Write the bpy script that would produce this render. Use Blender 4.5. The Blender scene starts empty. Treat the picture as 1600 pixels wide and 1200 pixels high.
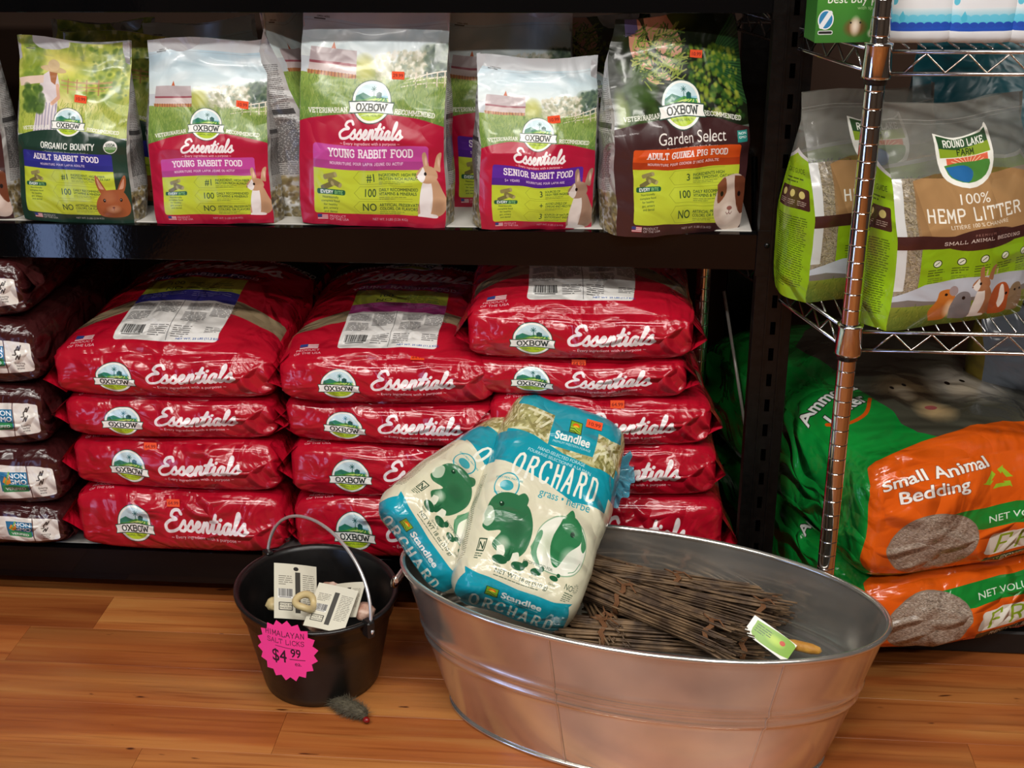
import bpy, bmesh, math, random
import numpy as np
from math import sin, cos, pi, radians as R
from mathutils import Vector, Matrix, noise

SC = bpy.context.scene
COL = SC.collection
# ------------------------------------------------------------------ camera
F, PITCH, YAW, ROLL = 2000.0, R(23.3), R(5.085), R(-0.58)
CAM = Vector((0.0, -2.2, 1.47))
cd = bpy.data.cameras.new('camera'); cd.sensor_width = 36; cd.lens = F / 1600 * 36
cam = bpy.data.objects.new('camera', cd); COL.objects.link(cam)
_fw = Vector((-sin(YAW) * cos(PITCH), cos(YAW) * cos(PITCH), -sin(PITCH)))
_rt = Vector((cos(YAW), sin(YAW), 0)); _up = _rt.cross(_fw)
_rt2 = _rt * cos(ROLL) + _up * sin(ROLL); _up2 = _up * cos(ROLL) - _rt * sin(ROLL)
cam.matrix_world = Matrix.Translation(CAM) @ Matrix((_rt2, _up2, -_fw)).transposed().to_4x4()
cd.clip_start = 0.05
SC.camera = cam

def at(x, y, X=None, Y=None, Z=None):
    "world point on the plane X=, Y= or Z= seen at a photograph pixel (used once, to lay things out)"
    d = _fw * F + _rt2 * (x - 800) - _up2 * (y - 600)
    if Y is not None: t = (Y - CAM.y) / d.y
    elif Z is not None: t = (Z - CAM.z) / d.z
    else: t = (X - CAM.x) / d.x
    return CAM + d * t

# ------------------------------------------------------------------ light
SC.view_settings.view_transform = 'Standard'; SC.view_settings.look = 'None'
SC.view_settings.gamma = 1.0; SC.view_settings.use_curve_mapping = False
SC.view_settings.exposure = 0.0
W = bpy.data.worlds.new('world'); SC.world = W; W.use_nodes = True
W.node_tree.nodes['Background'].inputs[0].default_value = (1.0, 0.95, 0.88, 1)
W.node_tree.nodes['Background'].inputs[1].default_value = 0.03
def area(name, loc, sx, sy, power, col, target=None):
    l = bpy.data.lights.new(name, 'AREA'); l.shape = 'RECTANGLE'; l.size = sx; l.size_y = sy
    l.energy = power; l.color = col
    o = bpy.data.objects.new(name, l); COL.objects.link(o); o.location = loc
    if target is not None:
        o.rotation_euler = (Vector(target) - Vector(loc)).to_track_quat('-Z', 'Y').to_euler()
    return o
LW = (1.0, 0.96, 0.90)
area('ceiling_tube_light', (-1.1, -1.9, 2.78), 1.2, 0.16, 39, LW)
area('ceiling_tube_light', (0.7, -1.9, 2.78), 1.2, 0.16, 39, LW)
area('ceiling_tube_light', (-1.1, -3.3, 2.78), 1.2, 0.16, 39, LW)
area('ceiling_tube_light', (0.7, -3.3, 2.78), 1.2, 0.16, 39, LW)
area('ceiling_tube_light', (-0.2, -0.95, 2.78), 1.2, 0.12, 13, (1, .97, .93))

# ------------------------------------------------------------------ helpers
def srgb(h):
    if isinstance(h, str):
        h = h.lstrip('#'); h = h if len(h) == 6 else ''.join(q + q for q in h); c = [int(h[i:i + 2], 16) / 255 for i in (0, 2, 4)]
    else: c = list(h)
    return c
def lin(h): return [(v / 12.92 if v <= .04045 else ((v + .055) / 1.055) ** 2.4) for v in srgb(h)]

def tag(o, label=None, cat=None, group=None, kind=None):
    if label: o['label'] = label
    if cat: o['category'] = cat
    if group: o['group'] = group
    if kind: o['kind'] = kind
    return o
def empty(name, loc=(0, 0, 0), label=None, cat=None, group=None, rz=0):
    o = bpy.data.objects.new(name, None); COL.objects.link(o); o.location = loc; o.rotation_euler.z = rz
    o.empty_display_size = .05
    return tag(o, label, cat, group)
def link(name, me, parent=None, loc=None):
    o = bpy.data.objects.new(name, me); COL.objects.link(o)
    if parent: o.parent = parent
    if loc is not None: o.location = loc
    return o
def copy_tree(o, parent=None):
    c = o.copy(); COL.objects.link(c); c.parent = parent
    for ch in list(o.children): copy_tree(ch, c)
    return c
def place(o, M):
    o.matrix_world = M
    return o

class MB:
    "collects verts / faces / uvs / material indices into ONE mesh"
    def __init__(s): s.v = []; s.f = []; s.uv = []; s.mi = []; s.sm = []
    def add(s, vs, fs, uvs=None, mi=0, smooth=True):
        b = len(s.v); s.v += [tuple(v) for v in vs]
        for k, f in enumerate(fs):
            s.f.append([b + i for i in f]); s.mi.append(mi); s.sm.append(smooth)
            s.uv.append(uvs[k] if uvs else [(0, 0)] * len(f))
    def box(s, c, d, mi=0, M=None, bev=0):
        x, y, z = [k / 2 for k in d]; C = Vector(c)
        if bev:
            vs, fs = [], []
            for sx in (-1, 1):
                for sy in (-1, 1):
                    for sz in (-1, 1):
                        vs += [(sx * x, sy * (y - bev), sz * (z - bev)), (sx * (x - bev), sy * y, sz * (z - bev)), (sx * (x - bev), sy * (y - bev), sz * z)]
            bm = bmesh.new(); [bm.verts.new(v) for v in vs]
            bmesh.ops.convex_hull(bm, input=bm.verts); bm.verts.ensure_lookup_table(); bm.verts.index_update()
            bmesh.ops.dissolve_limit(bm, angle_limit=.01, verts=bm.verts, edges=bm.edges); bm.verts.index_update()
            vs = [v.co.copy() for v in bm.verts]; fs = [[v.index for v in f.verts] for f in bm.faces]; bm.free()
        else:
            vs = [Vector((a * x, b * y, c2 * z)) for a in (-1, 1) for b in (-1, 1) for c2 in (-1, 1)]
            fs = [(0, 1, 3, 2), (4, 6, 7, 5), (0, 4, 5, 1), (2, 3, 7, 6), (0, 2, 6, 4), (1, 5, 7, 3)]
        vs = [(M @ Vector(v) if M else Vector(v)) + C for v in vs]
        s.add(vs, fs, None, mi, False)
        return s
    def tube(s, pts, r, n=8, mi=0, closed=False, cap=True):
        pts = [Vector(p) for p in pts]; m = len(pts); rr = r if isinstance(r, (list, tuple)) else [r] * m
        vs, fs = [], []; prev = None
        for i, p in enumerate(pts):
            a = pts[(i - 1) % m] if (closed or i > 0) else p
            b = pts[(i + 1) % m] if (closed or i < m - 1) else p
            t = (b - a).normalized()
            if prev is None:
                h = Vector((0, 0, 1)) if abs(t.z) < .9 else Vector((1, 0, 0)); u = t.cross(h).normalized()
            else: u = (prev - t * prev.dot(t)).normalized()
            prev = u; w = t.cross(u)
            for k in range(n):
                g = 2 * pi * k / n; vs.append(p + (u * cos(g) + w * sin(g)) * rr[i])
        for i in range(m if closed else m - 1):
            for k in range(n):
                j = (i + 1) % m; k2 = (k + 1) % n
                fs.append((i * n + k, i * n + k2, j * n + k2, j * n + k))
        if cap and not closed:
            fs.append(tuple(range(n))[::-1]); fs.append(tuple((m - 1) * n + k for k in range(n)))
        s.add(vs, fs, None, mi); return s
    def lathe(s, prof, n=32, mi=0, c=(0, 0, 0), sx=1, sy=1):
        vs, fs = [], []; m = len(prof)
        for r, z in prof:
            for k in range(n):
                g = 2 * pi * k / n; vs.append((c[0] + r * cos(g) * sx, c[1] + r * sin(g) * sy, c[2] + z))
        for i in range(m - 1):
            for k in range(n):
                k2 = (k + 1) % n; fs.append((i * n + k, i * n + k2, (i + 1) * n + k2, (i + 1) * n + k))
        s.add(vs, fs, None, mi); return s
    def patch(s, fn, nu, nv, mi=0, flip=False, ease=False):
        "fn(u,v)->point, uv = (u,v), or eased like SE when the points are"
        g = (lambda q: (sin((2 * q - 1) * pi / 2) + 1) / 2) if ease else (lambda q: q)
        vs, fs, uvs = [], [], []
        for j in range(nv + 1):
            for i in range(nu + 1): vs.append(fn(i / nu, j / nv))
        w = nu + 1
        for j in range(nv):
            for i in range(nu):
                q = [j * w + i, j * w + i + 1, (j + 1) * w + i + 1, (j + 1) * w + i]
                t = [(g(i / nu), g(j / nv)), (g((i + 1) / nu), g(j / nv)), (g((i + 1) / nu), g((j + 1) / nv)), (g(i / nu), g((j + 1) / nv))]
                if flip: q.reverse(); t.reverse()
                fs.append(q); uvs.append(t)
        s.add(vs, fs, uvs, mi); return s
    def mesh(s, name, mats, weld=True):
        if weld:
            key, new, mp = {}, [], []
            for v in s.v:
                k = (round(v[0], 5), round(v[1], 5), round(v[2], 5))
                if k not in key: key[k] = len(new); new.append(v)
                mp.append(key[k])
        else: new, mp = s.v, list(range(len(s.v)))
        F_, U_, M_, S_ = [], [], [], []
        for f, u, m, sm in zip(s.f, s.uv, s.mi, s.sm):
            g, uu = [], []
            for i, t in zip(f, u):
                if mp[i] not in g: g.append(mp[i]); uu.append(t)
            if len(g) > 2: F_.append(g); U_.append(uu); M_.append(m); S_.append(sm)
        me = bpy.data.meshes.new(name); me.from_pydata([tuple(v) for v in new], [], F_)
        ul = me.uv_layers.new(name='UVMap')
        ul.data.foreach_set('uv', [c for uu in U_ for t in uu for c in t])
        me.polygons.foreach_set('material_index', M_); me.polygons.foreach_set('use_smooth', S_)
        for m in (mats if isinstance(mats, (list, tuple)) else [mats]): me.materials.append(m)
        me.update(); return me
    def build(s, name, mats, parent=None, weld=True):
        return link(name, s.mesh(name, mats, weld), parent)

def nt(m): return m.node_tree.nodes, m.node_tree.links
def mat(name, col=None, img=None, rough=.5, metal=0, spec=.5, coat=0, wr=None, alpha=None, noise_col=None, bump=None, trans=0, sheen=0):
    """principled; wr=(scale,strength) crumpled film relief; noise_col=(hex,scale,amount) blotches; bump=(scale,strength) fine grain"""
    m = bpy.data.materials.new(name); m.use_nodes = True; N, L = nt(m)
    b = N['Principled BSDF']
    b.inputs['Roughness'].default_value = rough; b.inputs['Metallic'].default_value = metal
    b.inputs['Specular IOR Level'].default_value = spec; b.inputs['Coat Weight'].default_value = coat
    b.inputs['Coat Roughness'].default_value = .08
    b.inputs['Transmission Weight'].default_value = trans
    tc = N.new('ShaderNodeTexCoord')
    out = None
    if img is not None:
        t = N.new('ShaderNodeTexImage'); t.image = img; t.extension = 'EXTEND'; t.interpolation = 'Linear'; out = t.outputs[0]
        L.new(tc.outputs['UV'], t.inputs[0])
        if alpha == 'img': L.new(t.outputs[1], b.inputs['Alpha'])
    elif col is not None:
        b.inputs['Base Color'].default_value = (*lin(col), 1)
    if isinstance(alpha, float): b.inputs['Alpha'].default_value = alpha
    if noise_col:
        n = N.new('ShaderNodeTexNoise'); n.inputs['Scale'].default_value = noise_col[1]; n.inputs['Detail'].default_value = 6
        L.new(tc.outputs['Object'], n.inputs['Vector'])
        mx = N.new('ShaderNodeMixRGB'); mx.inputs[2].default_value = (*lin(noise_col[0]), 1)
        if out is not None: L.new(out, mx.inputs[1])
        else: mx.inputs[1].default_value = (*lin(col), 1)
        r = N.new('ShaderNodeMapRange'); r.inputs['From Min'].default_value = .42; r.inputs['From Max'].default_value = .68
        r.inputs['To Max'].default_value = noise_col[2]
        L.new(n.outputs[0], r.inputs[0]); L.new(r.outputs[0], mx.inputs[0]); out = mx.outputs[0]
    if out is not None: L.new(out, b.inputs['Base Color'])
    last = None
    if wr:
        n1 = N.new('ShaderNodeTexNoise'); n1.inputs['Scale'].default_value = wr[0]; n1.inputs['Detail'].default_value = 2.5; n1.inputs['Distortion'].default_value = 1.0
        n1.noise_type = 'RIDGED_MULTIFRACTAL' if len(wr) > 2 else 'FBM'
        L.new(tc.outputs['Object'], n1.inputs['Vector'])
        d = N.new('ShaderNodeVectorMath'); d.operation = 'ADD'
        n2 = N.new('ShaderNodeTexNoise'); n2.inputs['Scale'].default_value = wr[0] * .5; n2.inputs['Detail'].default_value = 1
        s2 = N.new('ShaderNodeVectorMath'); s2.operation = 'SCALE'; s2.inputs[3].default_value = .22
        mp = N.new('ShaderNodeMapping'); mp.inputs['Rotation'].default_value = (.5, .4, .6); mp.inputs['Scale'].default_value = (1, .5, 1.3)
        v = N.new('ShaderNodeTexVoronoi'); v.feature = 'DISTANCE_TO_EDGE'; v.inputs['Scale'].default_value = wr[0] * 1.1
        L.new(tc.outputs['Object'], n2.inputs['Vector']); L.new(n2.outputs['Color'], s2.inputs[0]); L.new(tc.outputs['Object'], d.inputs[0]); L.new(s2.outputs[0], d.inputs[1]); L.new(d.outputs[0], mp.inputs[0]); L.new(mp.outputs[0], v.inputs['Vector'])
        cl = N.new('ShaderNodeMapRange'); cl.interpolation_type = 'SMOOTHSTEP'; cl.inputs['From Max'].default_value = .22; cl.inputs['To Min'].default_value = .55; cl.inputs['To Max'].default_value = 0
        L.new(v.outputs[0], cl.inputs[0])
        n4 = N.new('ShaderNodeTexNoise'); n4.inputs['Scale'].default_value = wr[0] * .6; n4.inputs['Detail'].default_value = 1; L.new(tc.outputs['Object'], n4.inputs['Vector'])
        m4 = N.new('ShaderNodeMapRange'); m4.inputs['From Min'].default_value = .42; m4.inputs['From Max'].default_value = .62; L.new(n4.outputs[0], m4.inputs[0])
        m5 = N.new('ShaderNodeMath'); m5.operation = 'MULTIPLY'; L.new(cl.outputs[0], m5.inputs[0]); L.new(m4.outputs[0], m5.inputs[1])
        ad = N.new('ShaderNodeMath'); ad.operation = 'ADD'; L.new(n1.outputs[0], ad.inputs[0]); L.new(m5.outputs[0], ad.inputs[1])
        bp = N.new('ShaderNodeBump'); bp.inputs['Strength'].default_value = wr[1]; bp.inputs['Distance'].default_value = .35 / wr[0]
        L.new(ad.outputs[0], bp.inputs['Height']); last = bp
    if bump:
        n = N.new('ShaderNodeTexNoise'); n.inputs['Scale'].default_value = bump[0]; n.inputs['Detail'].default_value = 4
        L.new(tc.outputs['Object'], n.inputs['Vector'])
        bp = N.new('ShaderNodeBump'); bp.inputs['Strength'].default_value = bump[1]; bp.inputs['Distance'].default_value = .3 / bump[0]
        L.new(n.outputs[0], bp.inputs['Height'])
        if last: L.new(last.outputs[0], bp.inputs['Normal'])
        last = bp
    if last: L.new(last.outputs[0], b.inputs['Normal'])
    return m
# ------------------------------------------------------------------ printing (pictures computed here, no files)
_glyph = {}
def glyph(ch, off):
    k = (ch, off)
    if k not in _glyph:
        c = bpy.data.curves.new('g', 'FONT'); c.body = ch; c.offset = off; c.resolution_u = 4
        o = bpy.data.objects.new('g', c); COL.objects.link(o)
        dg = bpy.context.evaluated_depsgraph_get()
        me = o.evaluated_get(dg).to_mesh(); cnt = {}
        for p in me.polygons:
            for e in p.edge_keys: cnt[e] = cnt.get(e, 0) + 1
        v = [(x.co.x, x.co.y) for x in me.vertices]
        E = np.array([(v[a], v[b]) for (a, b), n in cnt.items() if n == 1], dtype=float).reshape(-1, 2, 2)
        # advance from two copies
        c.body = ch + '|'; dg.update(); me2 = o.evaluated_get(dg).to_mesh(); mx2 = max(x.co.x for x in me2.vertices)
        c.body = '|'; dg.update(); me3 = o.evaluated_get(dg).to_mesh(); mx3 = max(x.co.x for x in me3.vertices)
        _glyph[k] = (E, mx2 - mx3)
        bpy.data.objects.remove(o); bpy.data.curves.remove(c)
    return _glyph[k]
def catmull(pts, n=6):
    P = [np.array(p, float) for p in pts]; P = [2 * P[0] - P[1]] + P + [2 * P[-1] - P[-2]]; out = []
    for i in range(1, len(P) - 2):
        for k in range(n):
            t = k / n; a, b, c, d = P[i - 1:i + 3]
            out.append(.5 * (2 * b + (c - a) * t + (2 * a - 5 * b + 4 * c - d) * t * t + (3 * b - a - 3 * c + d) * t ** 3))
    out.append(P[-2]); return [tuple(p) for p in out]
SK = {  # stroke capitals on a 6 x 8 grid: strokes | serif points
 'A': ('0,0 3,8 6,0|1.3,2.8 4.7,2.8', '0,0 6,0'), 'B': ('1,0 1,8 4,8 5.5,7.2 5.5,5 4,4.2 1,4.2|4,4.2 6,3.4 6,.8 4.3,0 1,0', '1,0 1,8'),
 'C': ('6,6 5.5,7.5 3.5,8 1.5,7.5 .3,5.5 .3,2.5 1.5,.5 3.5,0 5.5,.5 6,2', ''), 'D': ('1,0 1,8 3.5,8 5.5,7 6,5 6,3 5.5,1 3.5,0 1,0', '1,0 1,8'),
 'E': ('5.6,6.6 5.6,8 1,8 1,0 5.8,0 5.8,1.5|1,4.1 4.4,4.1', '1,0 1,8'), 'F': ('5.6,6.4 5.6,8 1,8 1,0|1,4.1 4.4,4.1', '1,0 1,8'),
 'G': ('5.8,6.2 5.3,7.5 3.5,8 1.5,7.5 .3,5.5 .3,2.5 1.5,.5 3.5,0 5.6,.8 5.8,3.6 3.8,3.6', ''), 'H': ('1,0 1,8|5.4,0 5.4,8|1,4.1 5.4,4.1', '1,0 1,8 5.4,0 5.4,8'),
 'I': ('3,0 3,8', '3,0 3,8'), 'J': ('4,8 4,1.5 3,0 1.2,.2 .6,1.8', '4,8'), 'K': ('1,0 1,8|5.5,8 1,3.6|2.6,5 5.8,0', '1,0 1,8 5.8,0'), 'L': ('1,8 1,0 5.6,0 5.6,1.8', '1,0 1,8'),
 'M': ('.6,0 .6,8 3.2,2.5 5.8,8 5.8,0', '.6,0 .6,8 5.8,8 5.8,0'), 'N': ('1,0 1,8 5.4,0 5.4,8', '1,0 1,8 5.4,8'), 'O': ('3,8 1.2,7.4 .2,5.5 .2,2.5 1.2,.6 3,0 4.8,.6 5.8,2.5 5.8,5.5 4.8,7.4 3,8', ''),
 'P': ('1,0 1,8 4.2,8 5.7,7 5.7,4.8 4.2,3.8 1,3.8', '1,0 1,8'), 'Q': ('3,8 1.2,7.4 .2,5.5 .2,2.5 1.2,.6 3,0 4.8,.6 5.8,2.5 5.8,5.5 4.8,7.4 3,8|3.5,2 6,-.6', ''),
 'R': ('1,0 1,8 4.2,8 5.6,7 5.6,5 4.2,4.1 1,4.1|3.6,4.1 5.8,0', '1,0 1,8 5.8,0'), 'S': ('5.5,6.3 5,7.6 3,8 1,7.4 .7,5.6 1.7,4.5 4.4,3.7 5.5,2.6 5.3,.8 3.2,0 1,.5 .5,1.9', ''),
 'T': ('.2,6.6 .2,8 6,8 6,6.6|3.1,8 3.1,0', '3.1,0'), 'U': ('.8,8 .8,2 1.8,.3 3.2,0 4.8,.4 5.5,2 5.5,8', '.8,8 5.5,8'), 'V': ('0,8 3,0 6,8', '0,8 6,8'),
 'W': ('-.4,8 1.5,0 3,7 4.5,0 6.4,8', '-.4,8 6.4,8'), 'X': ('.2,8 5.8,0|5.8,8 .2,0', '.2,8 5.8,0 5.8,8 .2,0'), 'Y': ('.2,8 3,3.8 5.8,8|3,3.8 3,0', '.2,8 5.8,8 3,0'),
 'Z': ('.8,8 5.6,8 .6,0 5.8,0', ''), '5': ('5,8 1.2,8 1,4.8 3.4,5 5.4,3.8 5.4,1.4 3.4,0 .8,.6', ''), '+': ('3,1.5 3,6.5|.6,4 5.4,4', ''), "'": ('2,8 2,6', ''),
 '.': ('2,0 2,.2', ''), '-': ('1,4 4,4', '')}
SCR = {'E': ([[(1.55, 1.7), (1.25, 2.05), (.75, 1.95), (.6, 1.5), (1.1, 1.18), (.5, 1.02), (.1, .55), (.35, .02), (.95, 0), (1.5, .3)]], 1.5),
 's': ([[(0, .3), (.42, 1.05), (.5, .72), (.66, .38), (.5, .02), (.18, .06)], [(.5, .02), (.85, .3)]], .8),
 'e': ([[(0, .3), (.4, .5), (.52, .85), (.3, 1.0), (.1, .55), (.25, .05), (.5, .0), (.8, .3)]], .8),
 'n': ([[(0, .3), (.2, 1.0), (.14, .5), (.12, 0)], [(.12, .4), (.42, 1.0), (.6, .82), (.55, .2), (.7, 0), (.95, .3)]], .95),
 't': ([[(0, .3), (.35, 1.75), (.22, .35), (.32, 0), (.65, .3)], [(-.1, 1.12), (.6, 1.2)]], .65),
 'i': ([[(0, .3), (.2, .95), (.14, .25), (.27, 0), (.55, .3)], [(.24, 1.35), (.26, 1.4)]], .55),
 'a': ([[(.62, .85), (.35, 1.0), (.08, .6), (.15, .05), (.42, .1), (.62, .9), (.58, .22), (.7, 0), (.95, .3)]], .95),
 'l': ([[(0, .3), (.36, 1.45), (.3, 2.0), (.16, 1.7), (.1, .3), (.25, 0), (.55, .3)]], .55)}

class Cv:
    "canvas in units: x 0..1, y 0..asp downwards"
    def __init__(s, px, asp, bg='#ffffff', alpha=1.0):
        s.S = px; s.w = px; s.h = int(px * asp); s.asp = asp
        s.a = np.zeros((s.h, s.w, 4), np.float32); s.a[:, :, :3] = srgb(bg); s.a[:, :, 3] = alpha
        s.M = None; s.clip = None; s.off = 0.0
    def xf(s, E):
        return E + (0, s.off) if s.M is None else E @ s.M[:, :2].T + s.M[:, 2]
    def _blend(s, x0, y0, cov, col, al=1.0, da=None):
        h, w = cov.shape
        c = cov * al
        if s.clip is not None: c = c * s.clip[y0:y0 + h, x0:x0 + w]
        r = s.a[y0:y0 + h, x0:x0 + w]
        col = np.asarray(col if not isinstance(col, str) else srgb(col), np.float32)
        r[:, :, :3] += (col - r[:, :, :3]) * c[:, :, None]
        if da is not None: r[:, :, 3] += (da - r[:, :, 3]) * c
    def cover(s, E):
        "even-odd coverage of an unordered edge soup (n,2,2) in units"
        E = s.xf(E) * s.S
        x0 = max(0, int(E[:, :, 0].min()) - 1); x1 = min(s.w, int(E[:, :, 0].max()) + 2)
        y0 = max(0, int(E[:, :, 1].min()) - 1); y1 = min(s.h, int(E[:, :, 1].max()) + 2)
        if x1 <= x0 or y1 <= y0: return None
        SS = 4; ys = (np.arange((y1 - y0) * SS) + .5) / SS + y0
        a, b = E[:, 0], E[:, 1]; dy = b[:, 1] - a[:, 1]; ok = np.abs(dy) > 1e-9; a, b, dy = a[ok], b[ok], dy[ok]
        lo, hi = np.minimum(a[:, 1], b[:, 1]), np.maximum(a[:, 1], b[:, 1])
        hit = (ys[:, None] >= lo) & (ys[:, None] < hi)
        xs = a[:, 0] + (ys[:, None] - a[:, 1]) * ((b[:, 0] - a[:, 0]) / dy)
        xs = np.where(hit, xs, 1e9); xs.sort(axis=1)
        k = int(hit.sum(1).max()) if hit.size else 0
        if k == 0: return None
        xs = xs[:, :k]; w = x1 - x0; acc = np.zeros(((y1 - y0), w + 2), np.float64)
        rows = np.repeat(np.arange(y1 - y0), SS)
        for i in range(k):
            x = xs[:, i]; g = x < 1e8; sg = 1 if i % 2 == 0 else -1
            xc = np.clip(x[g] - x0, 0, w); fl = np.floor(xc).astype(int); fr = xc - fl
            np.add.at(acc, (rows[g], fl), sg * (1 - fr) / SS); np.add.at(acc, (rows[g], fl + 1), sg * fr / SS)
        return x0, y0, np.clip(np.cumsum(acc, 1)[:, :w], 0, 1).astype(np.float32)
    def fill(s, E, col, al=1.0, da=None):
        r = s.cover(E)
        if r: s._blend(r[0], r[1], r[2], col, al, da)
    def poly(s, pts, col, al=1.0, da=None, smooth=0):
        if smooth: pts = catmull(list(pts) + [pts[0]], smooth)[:-1]
        p = np.array(pts, float); s.fill(np.stack([p, np.roll(p, -1, 0)], 1), col, al, da)
    def rect(s, x0, y0, x1, y1, col, al=1.0, da=None): s.poly([(x0, y0), (x1, y0), (x1, y1), (x0, y1)], col, al, da)
    def rrect(s, x0, y0, x1, y1, r, col, al=1.0, da=None):
        p = []
        for cx, cy, a0 in ((x1 - r, y0 + r, -90), (x1 - r, y1 - r, 0), (x0 + r, y1 - r, 90), (x0 + r, y0 + r, 180)):
            p += [(cx + r * cos(R(a0 + t)), cy + r * sin(R(a0 + t))) for t in range(0, 91, 15)]
        s.poly(p, col, al, da)
    def ell(s, cx, cy, rx, ry, col, al=1.0, rot=0, da=None, t0=0, t1=360):
        t = np.radians(np.linspace(t0, t1, 41)); x, y = rx * np.cos(t), ry * np.sin(t); c, n = cos(R(rot)), sin(R(rot))
        s.poly(list(zip(cx + x * c - y * n, cy + x * n + y * c)), col, al, da)
    def soft(s, cx, cy, rx, ry, col, al=1.0, rot=0):
        "soft-edged ellipse"
        cy += s.off
        m = max(rx, ry); x0, x1 = max(0, int((cx - m) * s.S)), min(s.w, int((cx + m) * s.S) + 1); y0, y1 = max(0, int((cy - m) * s.S)), min(s.h, int((cy + m) * s.S) + 1)
        if x1 <= x0 or y1 <= y0: return
        X, Y = np.meshgrid((np.arange(x0, x1) + .5) / s.S - cx, (np.arange(y0, y1) + .5) / s.S - cy)
        c, n = cos(R(rot)), sin(R(rot)); d = ((X * c + Y * n) / rx) ** 2 + ((Y * c - X * n) / ry) ** 2
        s._blend(x0, y0, np.clip(1 - d, 0, 1).astype(np.float32), col, al)
    def line(s, pts, w, col, al=1.0):
        "round stroke through pts, width w (units)"
        P = s.xf(np.array(pts, float)) * s.S; r = w * s.S / 2 * (1 if s.M is None else math.sqrt(abs(np.linalg.det(s.M[:, :2]))))
        x0 = max(0, int(P[:, 0].min() - r) - 1); x1 = min(s.w, int(P[:, 0].max() + r) + 2)
        y0 = max(0, int(P[:, 1].min() - r) - 1); y1 = min(s.h, int(P[:, 1].max() + r) + 2)
        if x1 <= x0 or y1 <= y0: return
        cov = np.zeros((y1 - y0, x1 - x0), np.float32)
        for a, b in zip(P[:-1], P[1:]):
            u0, u1 = max(x0, int(min(a[0], b[0]) - r) - 1), min(x1, int(max(a[0], b[0]) + r) + 2)
            v0, v1 = max(y0, int(min(a[1], b[1]) - r) - 1), min(y1, int(max(a[1], b[1]) + r) + 2)
            if u1 <= u0 or v1 <= v0: continue
            X, Y = np.meshgrid(np.arange(u0, u1) + .5, np.arange(v0, v1) + .5); d = b - a; L2 = d @ d + 1e-9
            t = np.clip(((X - a[0]) * d[0] + (Y - a[1]) * d[1]) / L2, 0, 1)
            D = np.hypot(X - a[0] - t * d[0], Y - a[1] - t * d[1])
            k = cov[v0 - y0:v1 - y0, u0 - x0:u1 - x0]; np.maximum(k, np.clip(r - D + .5, 0, min(1, 2 * r)), out=k)
        s._blend(x0, y0, cov, col, al)
    def curve(s, pts, w, col, al=1.0): s.line(catmull(pts), w, col, al)
    def push(s, cx, cy, rot=0, sx=1, sy=1, shear=0):
        c, n = cos(R(rot)), sin(R(rot))
        s.M = np.array([[c * sx, -n * sy + shear * c, cx], [n * sx, c * sy + shear * n, cy]])
    def pop(s): s.M = None
    def text(s, t, x, y, h, col, ws=1.0, bold=0, anchor='c', al=1.0, rot=0, shear=0, arc=None, sp=0):
        "cap height h, baseline at y"
        sc = h / .7; G = [glyph(ch, bold) for ch in t]; wd = [(g[1] * ws + sp) * sc for g in G]; tot = sum(wd)
        cx = {'c': -tot / 2, 'l': 0, 'r': -tot}[anchor]
        old = s.M; c, n = cos(R(rot)), sin(R(rot))
        for (E, _), w in zip(G, wd):
            if len(E):
                if arc:  # arc = radius: letters laid on a circle under the middle
                    ang = (cx + w / 2) / arc; px, py = x + arc * sin(ang), y + arc * (1 - cos(ang)); c, n = cos(ang), sin(ang); ox = -w / 2
                else: px, py, ox = x, y, cx
                X = E[:, :, 0] * sc * ws + ox - shear * E[:, :, 1] * sc * -1; Y = -E[:, :, 1] * sc
                s.fill(np.stack([px + X * c - Y * n, py + X * n + Y * c], 2), col, al)
            cx += w
    def block(s, t, x, y, h, lw, col, ws=1.0, serif=0, anchor='c', rot=0, sp=1.8, al=1.0, arc=None, y2=None):
        "stroke capitals; h = height, lw = stroke width as a share of h"
        u = h / 8; adv = lambda ch: (6 + sp) * u * ws * (.62 if ch in ' I.\'' else 1.25 if ch in 'MW' and serif else 1)
        tot = sum(adv(ch) for ch in t) - sp * u * ws; cx = {'c': -tot / 2, 'l': 0, 'r': -tot}[anchor]
        for ch in t:
            a = adv(ch)
            if ch in SK:
                g = a / ((6 + sp) * u * ws) if ch not in "I.'" else 1; o = -1.6 * u * ws if ch in "I.'" else 0
                if arc: an = (cx + a / 2) / arc; px, py, c, n, bx = x + arc * sin(an), y + arc * (1 - cos(an)), cos(an), sin(an), -a / 2
                else: px, py, c, n, bx = x, y, cos(R(rot)), sin(R(rot)), cx
                tr = lambda q: (lambda X, Y: (px + X * c - Y * n, py + X * n + Y * c))(bx + o + q[0] * u * ws * g, -q[1] * u)
                st, se = SK[ch]
                for k in st.split('|'):
                    P = [tuple(map(float, q.split(','))) for q in k.split()]
                    s.line([tr(q) for q in P], lw * h, col, al)
                if serif and se:
                    for q in se.split():
                        qx, qy = map(float, q.split(',')); e = serif / ws
                        s.line([tr((qx - e, qy)), tr((qx + e, qy))], lw * h * .8, col, al)
            cx += a
    def script(s, x, y, h, w, col, word='Essentials', shear=.22, al=1.0, rot=0):
        "brush-script word centred at x, baseline y, x-height h"
        tot = sum(SCR[c][1] for c in word); cx = -tot / 2; c, n = cos(R(rot)), sin(R(rot))
        for ch in word:
            for st in SCR[ch][0]:
                P = []
                for px, py in catmull(st):
                    X, Y = (cx + px + py * shear) * h, -py * h; P.append((x + X * c - Y * n, y + X * n + Y * c))
                s.line(P, w, col, al)
            cx += SCR[ch][1]
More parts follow.
